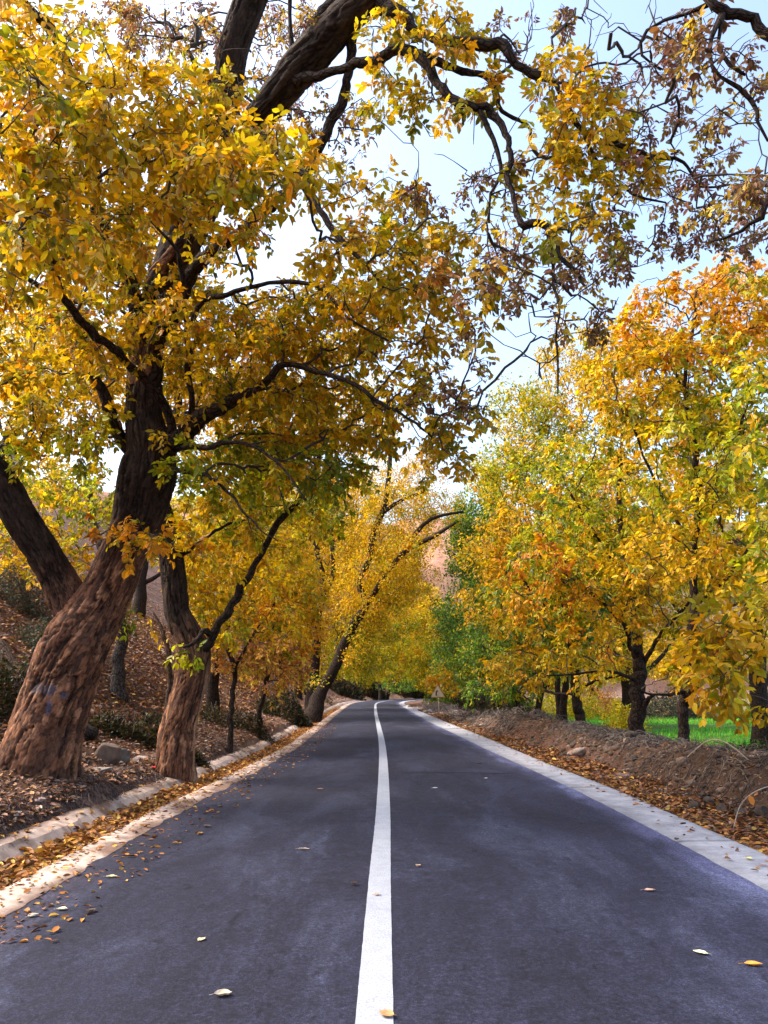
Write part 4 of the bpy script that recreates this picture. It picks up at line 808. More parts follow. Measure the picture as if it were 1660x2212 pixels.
# trees at the bend and beyond
far_trees = [
 ('bright lime walnut standing over the bend on the slope side', (-5.6, 66), 7.5, [(860, 1370, 90, 60, 62, 74, 2.2, 'lime'), (820, 1430, 90, 45, 62, 74, 2.2, 'lime'), (870, 1290, 80, 45, 62, 74, 1.8, 'yellow'), (900, 1310, 55, 40, 64, 74, 1.3, 'yellow')]),
 ('yellow walnut over the far curve, tallest above the bend', (-4.5, 99), 12, [(890, 1380, 70, 70, 92, 106, 1.6, 'yellow'), (840, 1300, 60, 60, 90, 106, 1.8, 'yellow'), (800, 1220, 90, 70, 90, 106, 1.5, 'yellow'), (880, 1470, 70, 22, 90, 108, 1.8, 'green'), (930, 1330, 50, 45, 92, 104, 1.3, 'yellow'), (900, 1440, 60, 30, 90, 104, 1.4, 'lime')]),
 ('lime walnut on the inside of the bend behind the triangular sign', (5.6, 72), 7, [(930, 1430, 60, 45, 66, 78, 2.2, 'lime'), (960, 1380, 65, 65, 66, 78, 2.2, 'olive'), (930, 1472, 45, 20, 66, 74, 1.8, 'lime')]),
 ('dark green walnut close behind the triangular sign', (6.6, 58), 6, [(990, 1420, 60, 60, 54, 62, 2.2, 'green'), (975, 1470, 60, 30, 53, 60, 1.9, 'olive'), (1050, 1470, 60, 35, 52, 60, 1.9, 'green'), (1000, 1340, 60, 50, 54, 62, 1.7, 'green')]),
 ('yellow walnut low on the slope before the dark bend', (-6.0, 54), 7, [(870, 1200, 60, 45, 50, 58, 1.0, 'yellow'), (850, 1270, 70, 60, 50, 58, 1.2, 'gold'), (760, 1420, 70, 50, 50, 58, 1.7, 'lime'), (700, 1400, 50, 60, 48, 56, 1.4, 'gold'), (790, 1350, 70, 50, 50, 58, 1.5, 'yellow')]),
 ('yellow walnut further up the slope behind the crossed trunks', (-12, 52), 9, [(620, 1250, 110, 90, 46, 56, 1.6, 'yellow'), (700, 1150, 90, 80, 46, 56, 1.3, 'gold'), (560, 1100, 90, 80, 44, 54, 1.0, 'gold')]),
 ('gold walnut on the slope above the young rusty trees', (-13, 40), 8, [(480, 1250, 90, 80, 36, 44, 1.3, 'gold'), (420, 1150, 100, 80, 34, 42, 1.1, 'lime'), (560, 1330, 80, 50, 36, 44, 1.4, 'rust')]),
 ('dark crooked walnut on the far slope above the bend', (-1.5, 120), 8, [(830, 1475, 60, 14, 112, 122, 1.2, 'green'), (850, 1450, 70, 30, 112, 122, 2.2, 'green'), (780, 1440, 70, 30, 108, 120, 2.2, 'green'), (900, 1400, 60, 60, 112, 122, 1.8, 'olive')]),
 ('tall lime walnut on the field side beyond the close pair of trunks', (12, 38), 11, [(1250, 1250, 140, 120, 33, 42, 1.5, 'lime'), (1330, 1100, 120, 110, 33, 42, 1.4, 'lime'), (1180, 1380, 120, 70, 33, 42, 1.4, 'olive'), (1330, 1400, 110, 60, 33, 42, 1.0, 'gold')]),
 ('wide walnut at the near edge of the field', (13, 27), 9, [(1540, 1150, 110, 130, 22, 29, 1.4, 'gold'), (1420, 1240, 120, 100, 22, 29, 1.4, 'lime'), (1580, 1330, 90, 80, 22, 29, 1.3, 'gold'), (1400, 1060, 110, 90, 22, 28, 1.3, 'gold'), (1560, 950, 110, 100, 22, 28, 1.4, 'orange')]),
 ('yellow walnut standing alone beyond the green field', (24, 62), 8, [(1480, 1420, 110, 50, 56, 66, 1.6, 'gold'), (1380, 1420, 70, 50, 56, 66, 1.4, 'yellow'), (1590, 1400, 80, 60, 54, 66, 1.4, 'lime')]),
 ('pale lime walnut beyond the field seen between the berm trunks', (16, 60), 7, [(1280, 1440, 70, 50, 55, 64, 1.4, 'lime'), (1180, 1440, 70, 45, 54, 62, 1.4, 'green')]),
]
for lab, (x, y), hgt, bl in far_trees:
    z0 = gz(x, y) - .3; lean = rs.normal(0, .4); r0 = .2 + .012 * hgt
    tr = np.array([(x, y, z0, r0 * 1.3), (x + lean * .2, y, z0 + hgt * .2, r0), (x + lean * .8, y + .2, z0 + hgt * .5, r0 * .7), (x + lean * .9, y, z0 + hgt * .75, r0 * .4), (x + lean * 1.4, y, z0 + hgt, .06)])
    lm = []
    for q in range(4):
        a_ = q * 1.7 + rs.rand(); f0 = .3 + .12 * q; p0 = tr[0, :3] + (tr[3, :3] - tr[0, :3]) * f0; Lb = hgt * .3
        lm.append(('limb', np.array([(*p0, r0 * .4), (*(p0 + np.array((math.cos(a_) * Lb * .5, math.sin(a_) * Lb * .5, Lb * .35))), r0 * .3), (*(p0 + np.array((math.cos(a_) * Lb, math.sin(a_) * Lb, Lb * .9))), .04)])))
    stem_tree(lab, None, [('trunk', tr)] + lm, bl, size=.13 + .0011 * y, group='walnuts beyond the bend and on the slopes', per=8)

# bare dark trunks standing under the canopy at the bend
for lab, pts in [('dark slanting bare trunk under the canopy above the bend', lp((838, 1500, 100, 4), (850, 1480, 100, 3.5), (868, 1455, 100, 3), (880, 1430, 100, 2))),
                 ('thin dark upright trunk at the outside of the bend', lp((822, 1505, 96, 5), (820, 1480, 96, 4), (815, 1450, 96, 3), (812, 1420, 96, 2))),
                 ('dark forked trunk at the end of the visible road', lp((902, 1505, 108, 4), (906, 1480, 108, 3.5), (912, 1455, 108, 3)))]:
    stem_tree(lab, None, [('trunk', pts)], [], group='walnuts beyond the bend and on the slopes')
print('leaflets', TOTAL[0])
# ---------------------------------------------------------------- shrubs
def shrub(label, x, y, rx, ry, h, pal, size=.07, n=2500, group=None, name='shrub'):
    z0 = gz(x, y); root = empty(name, (x, y, z0), label, 'shrub', group)
    mb = MB(); st = MB()
    th = rs.rand(n) * 2 * pi; q = np.sqrt(rs.rand(n)); hh = rs.rand(n) ** .7
    ln_ = .8 + .5 * fbm(np.cos(th) * 2, np.sin(th) * 2, 3, rs.randint(99))
    X_ = x + rx * q * np.cos(th) * ln_; Y_ = y + ry * q * np.sin(th) * ln_
    top = h * np.sqrt(np.clip(1 - q ** 2, .05, 1)) * (.75 + .8 * (fbm(X_ * 2.2, Y_ * 2.2, 3, 3) + .3))
    Z_ = height(X_, Y_, False) + np.maximum(top, .05) * hh
    B = np.stack([X_, Y_, Z_], 1); D = rs.normal(0, 1, (n, 3)) + np.array((0, 0, .3)); N = unit(rs.normal(0, .7, (n, 3)) + np.array((0, 0, .8)))
    v, f, c = leaf_geo(B, D, N, size * rs.uniform(.7, 1.4, n), size * .5 * rs.uniform(.8, 1.2, n), pick(pal, n) * rs.uniform(.6, 1.2, (n, 1)))
    mb.add(v, [f], c); mb.build('foliage', M_LEAF, root)
    for i in range(14):
        a_ = rs.rand() * 6.28; r_ = rs.rand() * .8
        p1 = np.array((x + rx * r_ * math.cos(a_), y + ry * r_ * math.sin(a_), 0)); p1[2] = gz(p1[0], p1[1]) + h * (.5 + .5 * rs.rand())
        p0 = np.array((x + rx * r_ * .6 * math.cos(a_), y + ry * r_ * .6 * math.sin(a_), 0)); p0[2] = gz(p0[0], p0[1]) - .05
        pm = (p0 + p1) / 2 + rs.normal(0, .06, 3); tube(st, catmull(np.array([p0, pm, p1]), .12), .007, 4, (.10, .07, .05))
    st.build('stem_sprays', M_TWIG, root)
    return root
SG = 'undergrowth shrubs along the foot of the left slope'
def ray_at(px, py, d):
    p = P(px, py, d); return p[0], p[1]
for lab, px, d, rx, ry, h, pal, n in [
    ('dark low shrub behind the boulder between the two big walnuts', 275, 14.8, .8, .4, .42, 'shade', 1800),
    ('low dark green bush just left of the forked walnut foot', 335, 15.4, .6, .4, .5, 'shade', 1400),
    ('small dark bush at the right foot of the forked walnut', 447, 14.8, .35, .3, .32, 'shade', 900),
    ('olive bush at the left picture edge behind the great trunk', 8, 12.2, .8, .6, 1.0, 'shade', 2600),
    ('grey-green bush high on the slope left of the great trunk', 30, 19.5, 1.1, .8, .9, 'greybush', 2600),
    ('grey-green bush on the slope close above the fallen log', 110, 17, .9, .6, .6, 'greybush', 2200),
    ('long dark bush behind the two young rusty trees', 530, 22, 1.6, .8, .55, 'shade', 2800),
    ('dark bush at the foot of the crossed trunks', 625, 31, 1.6, 1, 1.0, 'shade', 3000),
    ('dark low bush on the slope at the start of the bend', 655, 62, 2.6, 2, 1.4, 'shade', 3000)]:
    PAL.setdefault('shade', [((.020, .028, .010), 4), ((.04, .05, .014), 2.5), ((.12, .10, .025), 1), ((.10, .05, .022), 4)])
    PAL.setdefault('greybush', [((.06, .075, .05), 4), ((.10, .11, .07), 2), ((.16, .09, .04), 2)])
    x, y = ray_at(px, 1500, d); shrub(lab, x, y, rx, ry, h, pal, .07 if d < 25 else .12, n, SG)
RG = 'shrubs behind the right berm'
for lab, x, y, rx, ry, h, pal, n, sz in [
    ('dark leafy shrub at the near end of the green field by the right edge', 8.6, 17.2, .9, .9, .75, 'shade', 3500, .07),
    ('dark round shrub behind the triangular sign', 6.3, 52, 1.8, 1.6, 1.5, 'shade', 4500, .12),
    ('black-green shrub between the sign and the berm end', 8.2, 49, 1.8, 1.6, 1.6, 'shade', 4500, .12),
    ('bushy green shrub on the inside of the bend beside the white stones', 4.9, 66, 1.8, 2, 1.7, 'green', 4000, .14),
    ('dark shrub where the road vanishes round the bend', 8.0, 88, 3, 3, 2.2, 'shade', 3600, .18),
    ('yellow-green bush standing on the field between the berm trunks', 9.2, 30, .9, .9, 1.5, 'lime', 3000, .09),
    ('pale dry bush at the far side of the green field', 21, 56, 3.2, 2, 2.2, 'greybush', 4200, .15),
    ('brown dry thicket at the far side of the field, left of the pale bush', 15.5, 57, 3, 2, 2.0, 'rust', 4000, .15),
    ('green thicket closing the far corner of the field', 29, 55, 4.5, 2, 2.6, 'green', 4600, .17),
    ('dense green thicket behind the bent low walnut', 11.5, 50, 3, 2, 2.2, 'lime', 4200, .14),
    ('added undergrowth, coloured dark brown as canopy shade, across the outside of the bend', -2.2, 99, 3.5, 3, 2.6, 'shade', 6000, .25),  # added undergrowth, this and the next two, coloured dark for shade under the canopy
    ('added undergrowth, coloured dark as canopy shade, on the outside of the bend, further round', 3.5, 108.5, 4, 2.5, 2.8, 'shade', 6000, .25),
    ('added undergrowth, coloured dark as canopy shade, on the slope left of the bend', -5.2, 90, 3, 4, 2.2, 'shade', 6000, .25)]:
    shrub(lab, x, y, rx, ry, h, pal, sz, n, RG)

# ---------------------------------------------------------------- rocks
def ico():
    bm = __import__('bmesh').new(); __import__('bmesh').ops.create_icosphere(bm, subdivisions=4, radius=1)
    v = np.array([q.co[:] for q in bm.verts]); f = np.array([[w_.index for w_ in q.verts] for q in bm.faces]); bm.free(); return v, f
ICO = ico()
def rock(label, x, y, sx, sy, sz, col, seed, rotz=0, sink=.35, ang=3, name='rock', group='loose rocks on the banks'):
    v, f = ICO; v = v.copy(); r_ = np.random.RandomState(seed)
    for i in range(9 + ang):                                    # planar cuts make facets
        nrm_ = unit(r_.normal(size=3)); c_ = .55 + .25 * r_.rand(); d = v @ nrm_; k = d > c_; v[k] -= np.outer(d[k] - c_, nrm_)
    v = v * (1 + .05 * fbm(v[:, 0] * 3 + seed, v[:, 1] * 3 + v[:, 2] * 2, 4, seed))[:, None]
    c, s = math.cos(rotz), math.sin(rotz); v = v * (sx, sy, sz); v = np.stack([v[:, 0] * c - v[:, 1] * s, v[:, 0] * s + v[:, 1] * c, v[:, 2]], 1)
    z0 = gz(x, y)
    o = mesh(name, v, f, M_ROCK, col=np.broadcast_to(col, v.shape)); o.location = (x, y, z0 + sz * (1 - 2 * sink)); return tag(o, label, 'rock', group)
for lab, px, py, d, s, col, seed, rz in [
    ('large tan angular boulder leaning in leaves behind the great trunk', 238, 1610, 12.6, (.22, .18, .26), (.13, .085, .06), 5, .3),
    ('squat dark boulder just right of the tan angular one', 265, 1602, 13, (.17, .15, .16), (.09, .08, .07), 8, 1),
    ('flat grey slab lying right of the great trunk foot', 215, 1645, 11.4, (.28, .2, .06), (.22, .18, .16), 11, .5),
    ('pale round stone at the front of the great trunk foot', 88, 1712, 9.2, (.075, .06, .05), (.40, .28, .24), 13, 0),
    ('flat pale stone in the litter, left one of two before the forked walnut', 308, 1612, 13.4, (.16, .1, .05), (.38, .31, .28), 15, .2),
    ('flat pale stone in the litter, right one of two before the forked walnut', 345, 1611, 13.6, (.16, .1, .06), (.36, .30, .27), 17, .8),
    ('small pinkish stone next to the red scrap by the forked walnut', 334, 1625, 12.7, (.05, .04, .04), (.55, .35, .3), 19, .8),
    ('rounded reddish stone at the foot of the right berm among leaves', 1348, 1670, 13.2, (.17, .14, .13), (.20, .12, .10), 21, .4),
    ('pale pointed stone half buried in the right berm', 1258, 1617, 16.6, (.30, .12, .10), (.34, .25, .19), 23, .5),
    ('pale block of earth beside the pointed stone on the right berm', 1236, 1612, 17, (.14, .12, .08), (.28, .2, .16), 25, 1.5),
    ('light pebble on top of the right berm', 1442, 1632, 11.8, (.04, .035, .03), (.5, .42, .32), 27, .5),
    ('brown square stone on the verge left of the sign post', 919, 1532, 48, (.20, .2, .16), (.20, .14, .10), 29, .2),
    ('small grey stone at the edge of the apron past the white block', 882, 1520, 60, (.2, .2, .2), (.3, .29, .28), 31, .2)]:
    x, y = ray_at(px, py, d); rock(lab, x, y, *s, col, seed, rz)
r_ = np.random.RandomState(50)
for i, (side, lab) in enumerate([(0, 'dark cobble bulging from the right berm face, lowest near the right edge'), (1, 'dark cobble in the right berm face under the dry roots'), (2, 'grey cobble high in the right berm face under the roots'), (3, 'round dark cobble in the berm face above the brightest leaves'), (4, 'dark cobble at the right edge of the picture in the berm')]):
    px, py, d = [(1600, 1745, 9.3), (1560, 1725, 9.7), (1530, 1690, 10.2), (1500, 1715, 10.2), (1645, 1735, 9.1)][i]
    x, y = ray_at(px, py, d); rock(lab, x, y, .10, .09, .085, (.055, .038, .028), 60 + i, r_.rand() * 3, .3, group='cobbles in the right berm')

# painted marker stones at the bend
MW = plain('white_paint', (.80, .76, .74), .7); MR = plain('red_paint', (.35, .05, .04), .7); MD = plain('old_concrete', (.30, .28, .27), .9)
import bmesh
def block(name, cx0, cy0, z0, sx, sy, sz, m, parent=None, bev=.02, tilt=0, rz=0, lab=None):
    bm = bmesh.new(); bmesh.ops.create_cube(bm, size=1)
    for v in bm.verts: v.co = Vector((v.co.x * sx, v.co.y * sy, v.co.z * sz))
    bmesh.ops.bevel(bm, geom=list(bm.edges), offset=bev, segments=2, affect='EDGES')
    me = bpy.data.meshes.new(name); bm.to_mesh(me); bm.free(); me.materials.append(m)
    o = bpy.data.objects.new(name, me); C.objects.link(o)
    o.location = (cx0, cy0, z0); o.rotation_euler = (tilt, 0, rz)
    if parent: o.parent = parent; o.matrix_parent_inverse = parent.matrix_basis.inverted()
    return o
x, y = ray_at(897, 1526, 52)
k = empty('marker_block', (x, y, gz(x, y)), 'white-painted square concrete block on the verge at the bend', 'marker block'); z0 = gz(x, y)
block('block', x, y, z0 + .12, .27, .25, .24, MW, k, rz=.2); block('footing', x, y, z0 + .005, .31, .29, .05, MD, k, bev=.01, rz=.2)
x, y = ray_at(907, 1527, 52); z0 = gz(x, y)
k = empty('marker_block', (x, y, z0), 'low red block with a white top stripe beside the white-painted block', 'marker block')
block('block', x, y, z0 + .06, .26, .24, .15, MR, k, rz=-.1); block('white_stripe', x, y, z0 + .15, .265, .245, .04, MW, k, bev=.008, rz=-.1)

# ---------------------------------------------------------------- warning sign
x, y = 3.12, 45.0; z0 = gz(x, y)
M_FACE = plain('sign_face', (.85, .70, .50), .5, 0, .25); M_EDGE = plain('sign_border', (.50, .26, .12), .5, 0, .2); M_BLK = plain('sign_black', (.015, .015, .018), .5, 0, 0); M_POST = plain('post_metal', (.45, .30, .24), .6, .2, .6)
sg = empty('warning_sign', (x, y, z0), 'triangular cream warning sign with black right-bend arrow on a thin post', 'road sign')
def prism(name, pts, y0, y1, m):
    n = len(pts); V = np.array([(x + p[0], y0, p[1]) for p in pts] + [(x + p[0], y1, p[1]) for p in pts])
    bm = bmesh.new(); vs = [bm.verts.new(v) for v in V]; bm.faces.new(vs[:n]); bm.faces.new(vs[n:][::-1])
    for i in range(n): bm.faces.new((vs[i], vs[n + i], vs[n + (i + 1) % n], vs[(i + 1) % n]))
    bmesh.ops.recalc_face_normals(bm, faces=list(bm.faces)); me = bpy.data.meshes.new(name); bm.to_mesh(me); bm.free(); me.materials.append(m)
    o = bpy.data.objects.new(name, me); C.objects.link(o); o.parent = sg; o.matrix_parent_inverse = sg.matrix_basis.inverted(); return o
def tri(s, cz):
    out = []
    for k_ in range(3):
        a0 = pi / 2 + k_ * 2 * pi / 3; c0 = np.array((math.cos(a0), math.sin(a0))) * (s / math.sqrt(3) - .05)
        for q in np.linspace(-pi / 3, pi / 3, 5): out.append((c0[0] + .04 * math.cos(a0 + q), cz + c0[1] + .04 * math.sin(a0 + q)))
    return out
zc = P(0, 1497, 45)[2]
prism('border', tri(.84, zc), y - .022, y - .010, M_EDGE); prism('panel', tri(.72, zc), y - .03, y - .018, M_FACE)
arc = [(-.09 + 0, -.14)] ; outer = []; inner = []
for q in np.linspace(0, 1, 9):
    a0 = pi - q * 1.15; c0 = np.array((.07, -.0)); outer.append(c0 + .19 * np.array((math.cos(a0), math.sin(a0)))); inner.append(c0 + .125 * np.array((math.cos(a0), math.sin(a0))))
apts = [(-.12, -.14)] + [tuple(p) for p in outer] + [tuple(p) for p in inner[::-1]] + [(-.055, -.14)]
prism('bend_arrow', [(p[0] - .01, zc + p[1] - .01) for p in apts], y - .036, y - .028, M_BLK)
pm = MB(); tube(pm, np.array([(x + .06, y + .02, z0 - .3), (x + .045, y + .02, z0 + .5), (x + .03, y + .02, zc + .2)]), .03, 10, (1, 1, 1)); pm.build('post', M_POST, sg, True)
pm = MB(); tube(pm, np.array([(x - .14, y - .002, zc - .1), (x + .16, y - .002, zc - .1)]), .012, 6); pm.build('bracket', M_POST, sg, True); pm = MB(); tube(pm, np.array([(x - .08, y - .002, zc + .08), (x + .10, y - .002, zc + .08)]), .012, 6); pm.build('bracket', M_POST, sg, True)

# ---------------------------------------------------------------- fallen logs on the slope
def log(label, p0, p1, r, c):
    p0 = np.array((*p0, gz(*p0) + r * .8)); p1 = np.array((*p1, gz(*p1) + r * .8)); t = np.linspace(0, 1, 14)[:, None]
    A = p0 + (p1 - p0) * t; A[:, 2] += .05 * np.sin(t[:, 0] * 6)
    mb = MB(); tube(mb, A, r * (1 + .15 * np.sin(t[:, 0] * 9)), 16, c); o = mb.build('fallen_log', M_BARK, None, True); return tag(o, label, 'log')
x0, y0 = ray_at(-40, 1480, 14.5); x1, y1 = ray_at(72, 1480, 14.0); log('thick pale-ended fallen log on the slope left of the great trunk', (x0, y0), (x1, y1), .16, (.16, .10, .07))
x0, y0 = ray_at(40, 1500, 13.6); x1, y1 = ray_at(215, 1500, 13.9); log('blackened fallen log passing behind the great trunk', (x0, y0), (x1, y1), .13, (.035, .028, .025))

# red scrap
x, y = ray_at(331, 1618, 12.9); z0 = gz(x, y)
t_ = np.linspace(0, 1, 7); gx, gy = np.meshgrid(t_ - .5, t_ - .5); hz = .03 * fbm(gx * 5, gy * 5, 3, 4) + .03
V = np.stack([x + gx.ravel() * .10, y + gy.ravel() * .09, z0 + hz.ravel() + .02], 1)
MRD = plain('red_plastic', (.65, .03, .03), .4, 0, .1)
sc_ = mesh('litter_scrap', np.concatenate([V, V - (0, 0, .004)]), [quads(7, 7, False), quads(7, 7, False)[:, ::-1] + 49], MRD); tag(sc_, 'small crumpled red scrap in the leaves by the forked walnut', 'litter scrap')

# ---------------------------------------------------------------- leaf litter, stones, roots
PAL['litter'] = [((.28, .10, .035), 4), ((.44, .18, .045), 3.5), ((.15, .07, .035), 3), ((.52, .27, .06), 1.6), ((.66, .42, .08), .6), ((.34, .22, .15), 2)]
PAL['gutter'] = [((.36, .13, .025), 4), ((.50, .21, .03), 3.5), ((.16, .06, .02), 3.5), ((.66, .36, .05), 1.5), ((.30, .20, .04), .5)]
PAL['pale'] = [((.36, .22, .15), 2.5), ((.30, .15, .09), 3), ((.26, .11, .05), 3.5), ((.50, .24, .07), 2), ((.46, .34, .27), 1.4)]
def litter(name, label, X_, Y_, zoff, pal, size, flat=.35, m=None, dens=None, zf=None, mat_=None):
    n = len(X_); Z_ = (height(X_, Y_) if zf is None else zf(X_, Y_)) + zoff * rs.rand(n) + .008
    th = rs.rand(n) * 2 * pi; D = np.stack([np.cos(th), np.sin(th), rs.normal(0, flat * .6, n)], 1); N = unit(rs.normal(0, flat, (n, 3)) + np.array((0, 0, 1.)))
    L = size * rs.uniform(.55, 1.3, n)
    c = pick(pal, n) * rs.uniform(.4, 1.05, (n, 1))
    B = np.stack([X_, Y_, Z_], 1)
    v, f, c = leaf_geo(B, D, N, L, L * rs.uniform(.35, .6, n), c); mb = MB(); mb.add(v, [f], c)
    o = mb.build(name, mat_ or M_LITTER); tag(o, label, 'leaf litter', kind='stuff'); return o
def scat(n, s0, s1, o0, o1, pw=1.7):
    s = s0 + (s1 - s0) * rs.rand(n) ** pw; u = o0 + (o1 - o0) * rs.rand(n); return s, u
# left bank
s, u = scat(62000, 5.5, 40, -16, -3.75, 1.4); s, u = s, -3.78 - (12) * rs.rand(len(s)) ** 1.7
k = (fbm(u * 1.4, s * 1.4, 3, 9) + .25 > -.15 * rs.rand(len(s))); s, u = s[k], u[k]; sh = -shiftL(s)
litter('fallen_leaves', 'dry brown leaves covering the left bank under the walnuts', cxy(s) + u + sh * 1.0, s, .03, 'pale', .085)
s = 9 + 34 * rs.rand(80000) ** .8; u = -5.0 - 17 * rs.rand(80000)
litter('fallen_leaves', 'brown leaves strewn over the steep slope behind the walnuts', cxy(s) + u, s, .04, 'litter', .11, .5)
s = 40 + 75 * rs.rand(16000) ** 1.2; u = -3.6 - 26 * rs.rand(16000)
litter('fallen_leaves', 'brown leaves on the distant left slope', cxy(s) + u, s, .05, 'litter', .16)
# gutter
s, u = scat(16000, 5.2, 60, 0, 1, 1.9); g0 = 2.87 + .5 * u ** 1.0 + rs.normal(0, .025, len(u)); 
litter('gutter_leaves', 'deep orange-brown leaves filling the left gutter', cxy(s) - g0 - shiftL(s), s, .05, 'gutter', .085, .5, zf=lambda a_, b_: -.05 - .03 * rs.rand(len(a_)) + .03 * fbm(a_ * 3, b_ * 3, 2, 3))
# on the lip, the road margin, the back wall
s, u = scat(2000, 5, 34, 0, 1, 1.5); o_ = 2.86 - .95 * u ** 2.8
litter('scattered_leaves', 'loose leaves scattered on the gutter lip and the left road margin', cxy(s) - o_ - shiftL(s), s, .004, 'gutter', .062, .3, zf=lambda a_, b_: np.where(-(a_ - cxy(b_)) - shiftL(b_) > 2.5, .022, road_z(a_, b_)) - .004)
s, u = scat(260, 6, 30, 0, 1, 1.3)
litter('scattered_leaves', 'few leaves lying on the sloping back wall of the gutter', cxy(s) - 3.42 - .35 * u - shiftL(s), s, .0, 'gutter', .08, .3, zf=lambda a_, b_: np.interp(-(a_ - cxy(b_)) - shiftL(b_), [3.34, 3.46, 3.54, 3.66], [-.05, .04, .075, .085]) + .005)
# right: foot of the berm, berm
s, u = scat(26000, 5.5, 45, 0, 1, 1.6); o_ = wA(s) - .02 + .75 * u ** 1.1 + rs.normal(0, .03, len(u)); k = fbm(o_ * 1.5, s * .9, 3, 33) + .4 > .25 * rs.rand(len(s)); 
litter('fallen_leaves', 'thick orange-brown leaves along the foot of the right berm', (cxy(s) + o_)[k], s[k], .035, 'litter', .085, .45)
s, u = scat(6500, 5.5, 48, 0, 1, 1.5); o_ = wA(s) + .7 + 2.6 * u
litter('fallen_leaves', 'sparse pale leaves lying on the right berm', cxy(s) + o_, s, .015, 'litter', .06, .35)
s, u = scat(500, 5.5, 50, 0, 1, 1.5); o_ = wA(s) - .5 * u ** 2.5
litter('scattered_leaves', 'few leaves lying on the pale concrete apron', cxy(s) + o_, s, .0, 'gutter', .07, .3, zf=lambda a_, b_: np.full(len(a_), .012))

def gravel(name, label, X_, Y_, size, cols, seed):
    bm = bmesh.new(); bmesh.ops.create_icosphere(bm, subdivisions=1, radius=1); v0 = np.array([q.co[:] for q in bm.verts]); f0 = np.array([[w_.index for w_ in q.verts] for q in bm.faces]); bm.free()
    n = len(X_); r = np.random.RandomState(seed); Z_ = height(X_, Y_)
    sz = size * (.35 + r.exponential(.45, (n, 1))) * r.uniform(.6, 1.3, (n, 3)); sz[:, 2] *= .7
    th = r.rand(n) * 6.28; v = v0[None] * (1 + r.uniform(-.25, .25, (n, len(v0), 1))) * sz[:, None]
    c, s_ = np.cos(th)[:, None], np.sin(th)[:, None]; v = np.stack([v[..., 0] * c - v[..., 1] * s_, v[..., 0] * s_ + v[..., 1] * c, v[..., 2]], -1) + np.stack([X_, Y_, Z_], 1)[:, None]
    f = (np.arange(n)[:, None, None] * len(v0) + f0[None]).reshape(-1, 3); cc = np.asarray(cols)[r.randint(len(cols), size=n)] * r.uniform(.4, .9, (n, 1))
    o = mesh(name, v.reshape(-1, 3), f, M_ROCK, col=np.repeat(cc, len(v0), 0)); tag(o, label, 'gravel', kind='stuff')
s, u = scat(5200, 5.5, 34, 0, 1, 1.6); gravel('gravel', 'small pinkish stones and clods strewn over the left bank', cxy(s) - 3.8 - shiftL(s) - 3.2 * u ** 1.4, s, .022, [(.30, .19, .15), (.22, .13, .10), (.36, .25, .21), (.14, .085, .065)], 4)
s, u = scat(6500, 5.5, 46, 0, 1, 1.6); gravel('gravel', 'grey-brown stones and clods on the right berm', cxy(s) + wA(s) + .55 + 1.9 * u, s, .04, [(.12, .075, .052), (.08, .05, .035), (.17, .11, .08), (.24, .16, .11)], 6)
s, u = scat(1800, 30, 62, 0, 1, 1.0); gravel('gravel', 'pale rubble on the verge around the sign post', cxy(s) + wA(s) + .1 + 2.4 * u, s, .05, [(.42, .33, .28), (.3, .22, .18), (.5, .42, .37)], 8)

def tangle(name, label, n, s0, s1, o0, o1, side, rad, length, cols, seed, arch=.12, zlift=.02):
    mb = MB(); r = np.random.RandomState(seed)
    for i in range(n):
        s_ = s0 + (s1 - s0) * r.rand(); o_ = o0 + (o1 - o0) * r.rand(); L = length * r.uniform(.4, 1.5)
        m_ = 9; th = r.rand() * 6.28; dth = r.normal(0, .55); ps = []
        xx = cxy(s_) + side * o_ - (shiftL(s_) if side < 0 else 0); yy = s_
        for q in range(m_): ps.append((xx, yy)); th += dth + r.normal(0, .35); xx += math.cos(th) * L / m_; yy += math.sin(th) * L / m_
        ps = np.array(ps); zz = height(ps[:, 0], ps[:, 1]) + zlift + arch * r.rand() * np.sin(np.linspace(0, pi, m_)) + r.normal(0, .012, m_)
        tube(mb, catmull(np.column_stack([ps, zz]), .03), rad * r.uniform(.5, 1.5), 4, np.asarray(cols[r.randint(len(cols))]) * r.uniform(.7, 1.3), cap=False)
    o = mb.build(name, M_TWIG); tag(o, label, 'dry roots', kind='stuff')
rc = [(.08, .052, .036), (.05, .034, .024), (.16, .115, .08), (.03, .021, .016)]
tangle('dry_roots', 'tangle of grey dry roots and vines hanging over the right berm', 300, 7.5, 13.5, 4.15, 5.3, 1, .0045, .6, rc, 1, .16)
tangle('dry_roots', 'dark twiggy brush on the crest of the right berm', 380, 14, 21, 4.5, 5.8, 1, .007, .6, [(.07, .055, .05), (.11, .09, .075)], 2, .14)
tangle('dry_roots', 'dark brush heap at the far end of the right berm', 420, 25, 38, 3.7, 6.2, 1, .010, .9, [(.06, .05, .045), (.10, .08, .07), (.16, .12, .1)], 3, .3)
tangle('dry_roots', 'brown fibrous roots fringing the edge of the left bank', 2200, 6, 18, 3.5, 3.95, -1, .0035, .26, [(.10, .055, .04), (.15, .085, .065), (.05, .03, .025)], 4, .07, .0)
tangle('dry_roots', 'pale dry brush around the foot of the triangular sign', 200, 46, 60, 3.4, 5.4, 1, .012, 1.0, [(.2, .16, .13), (.1, .08, .07)], 5, .4)
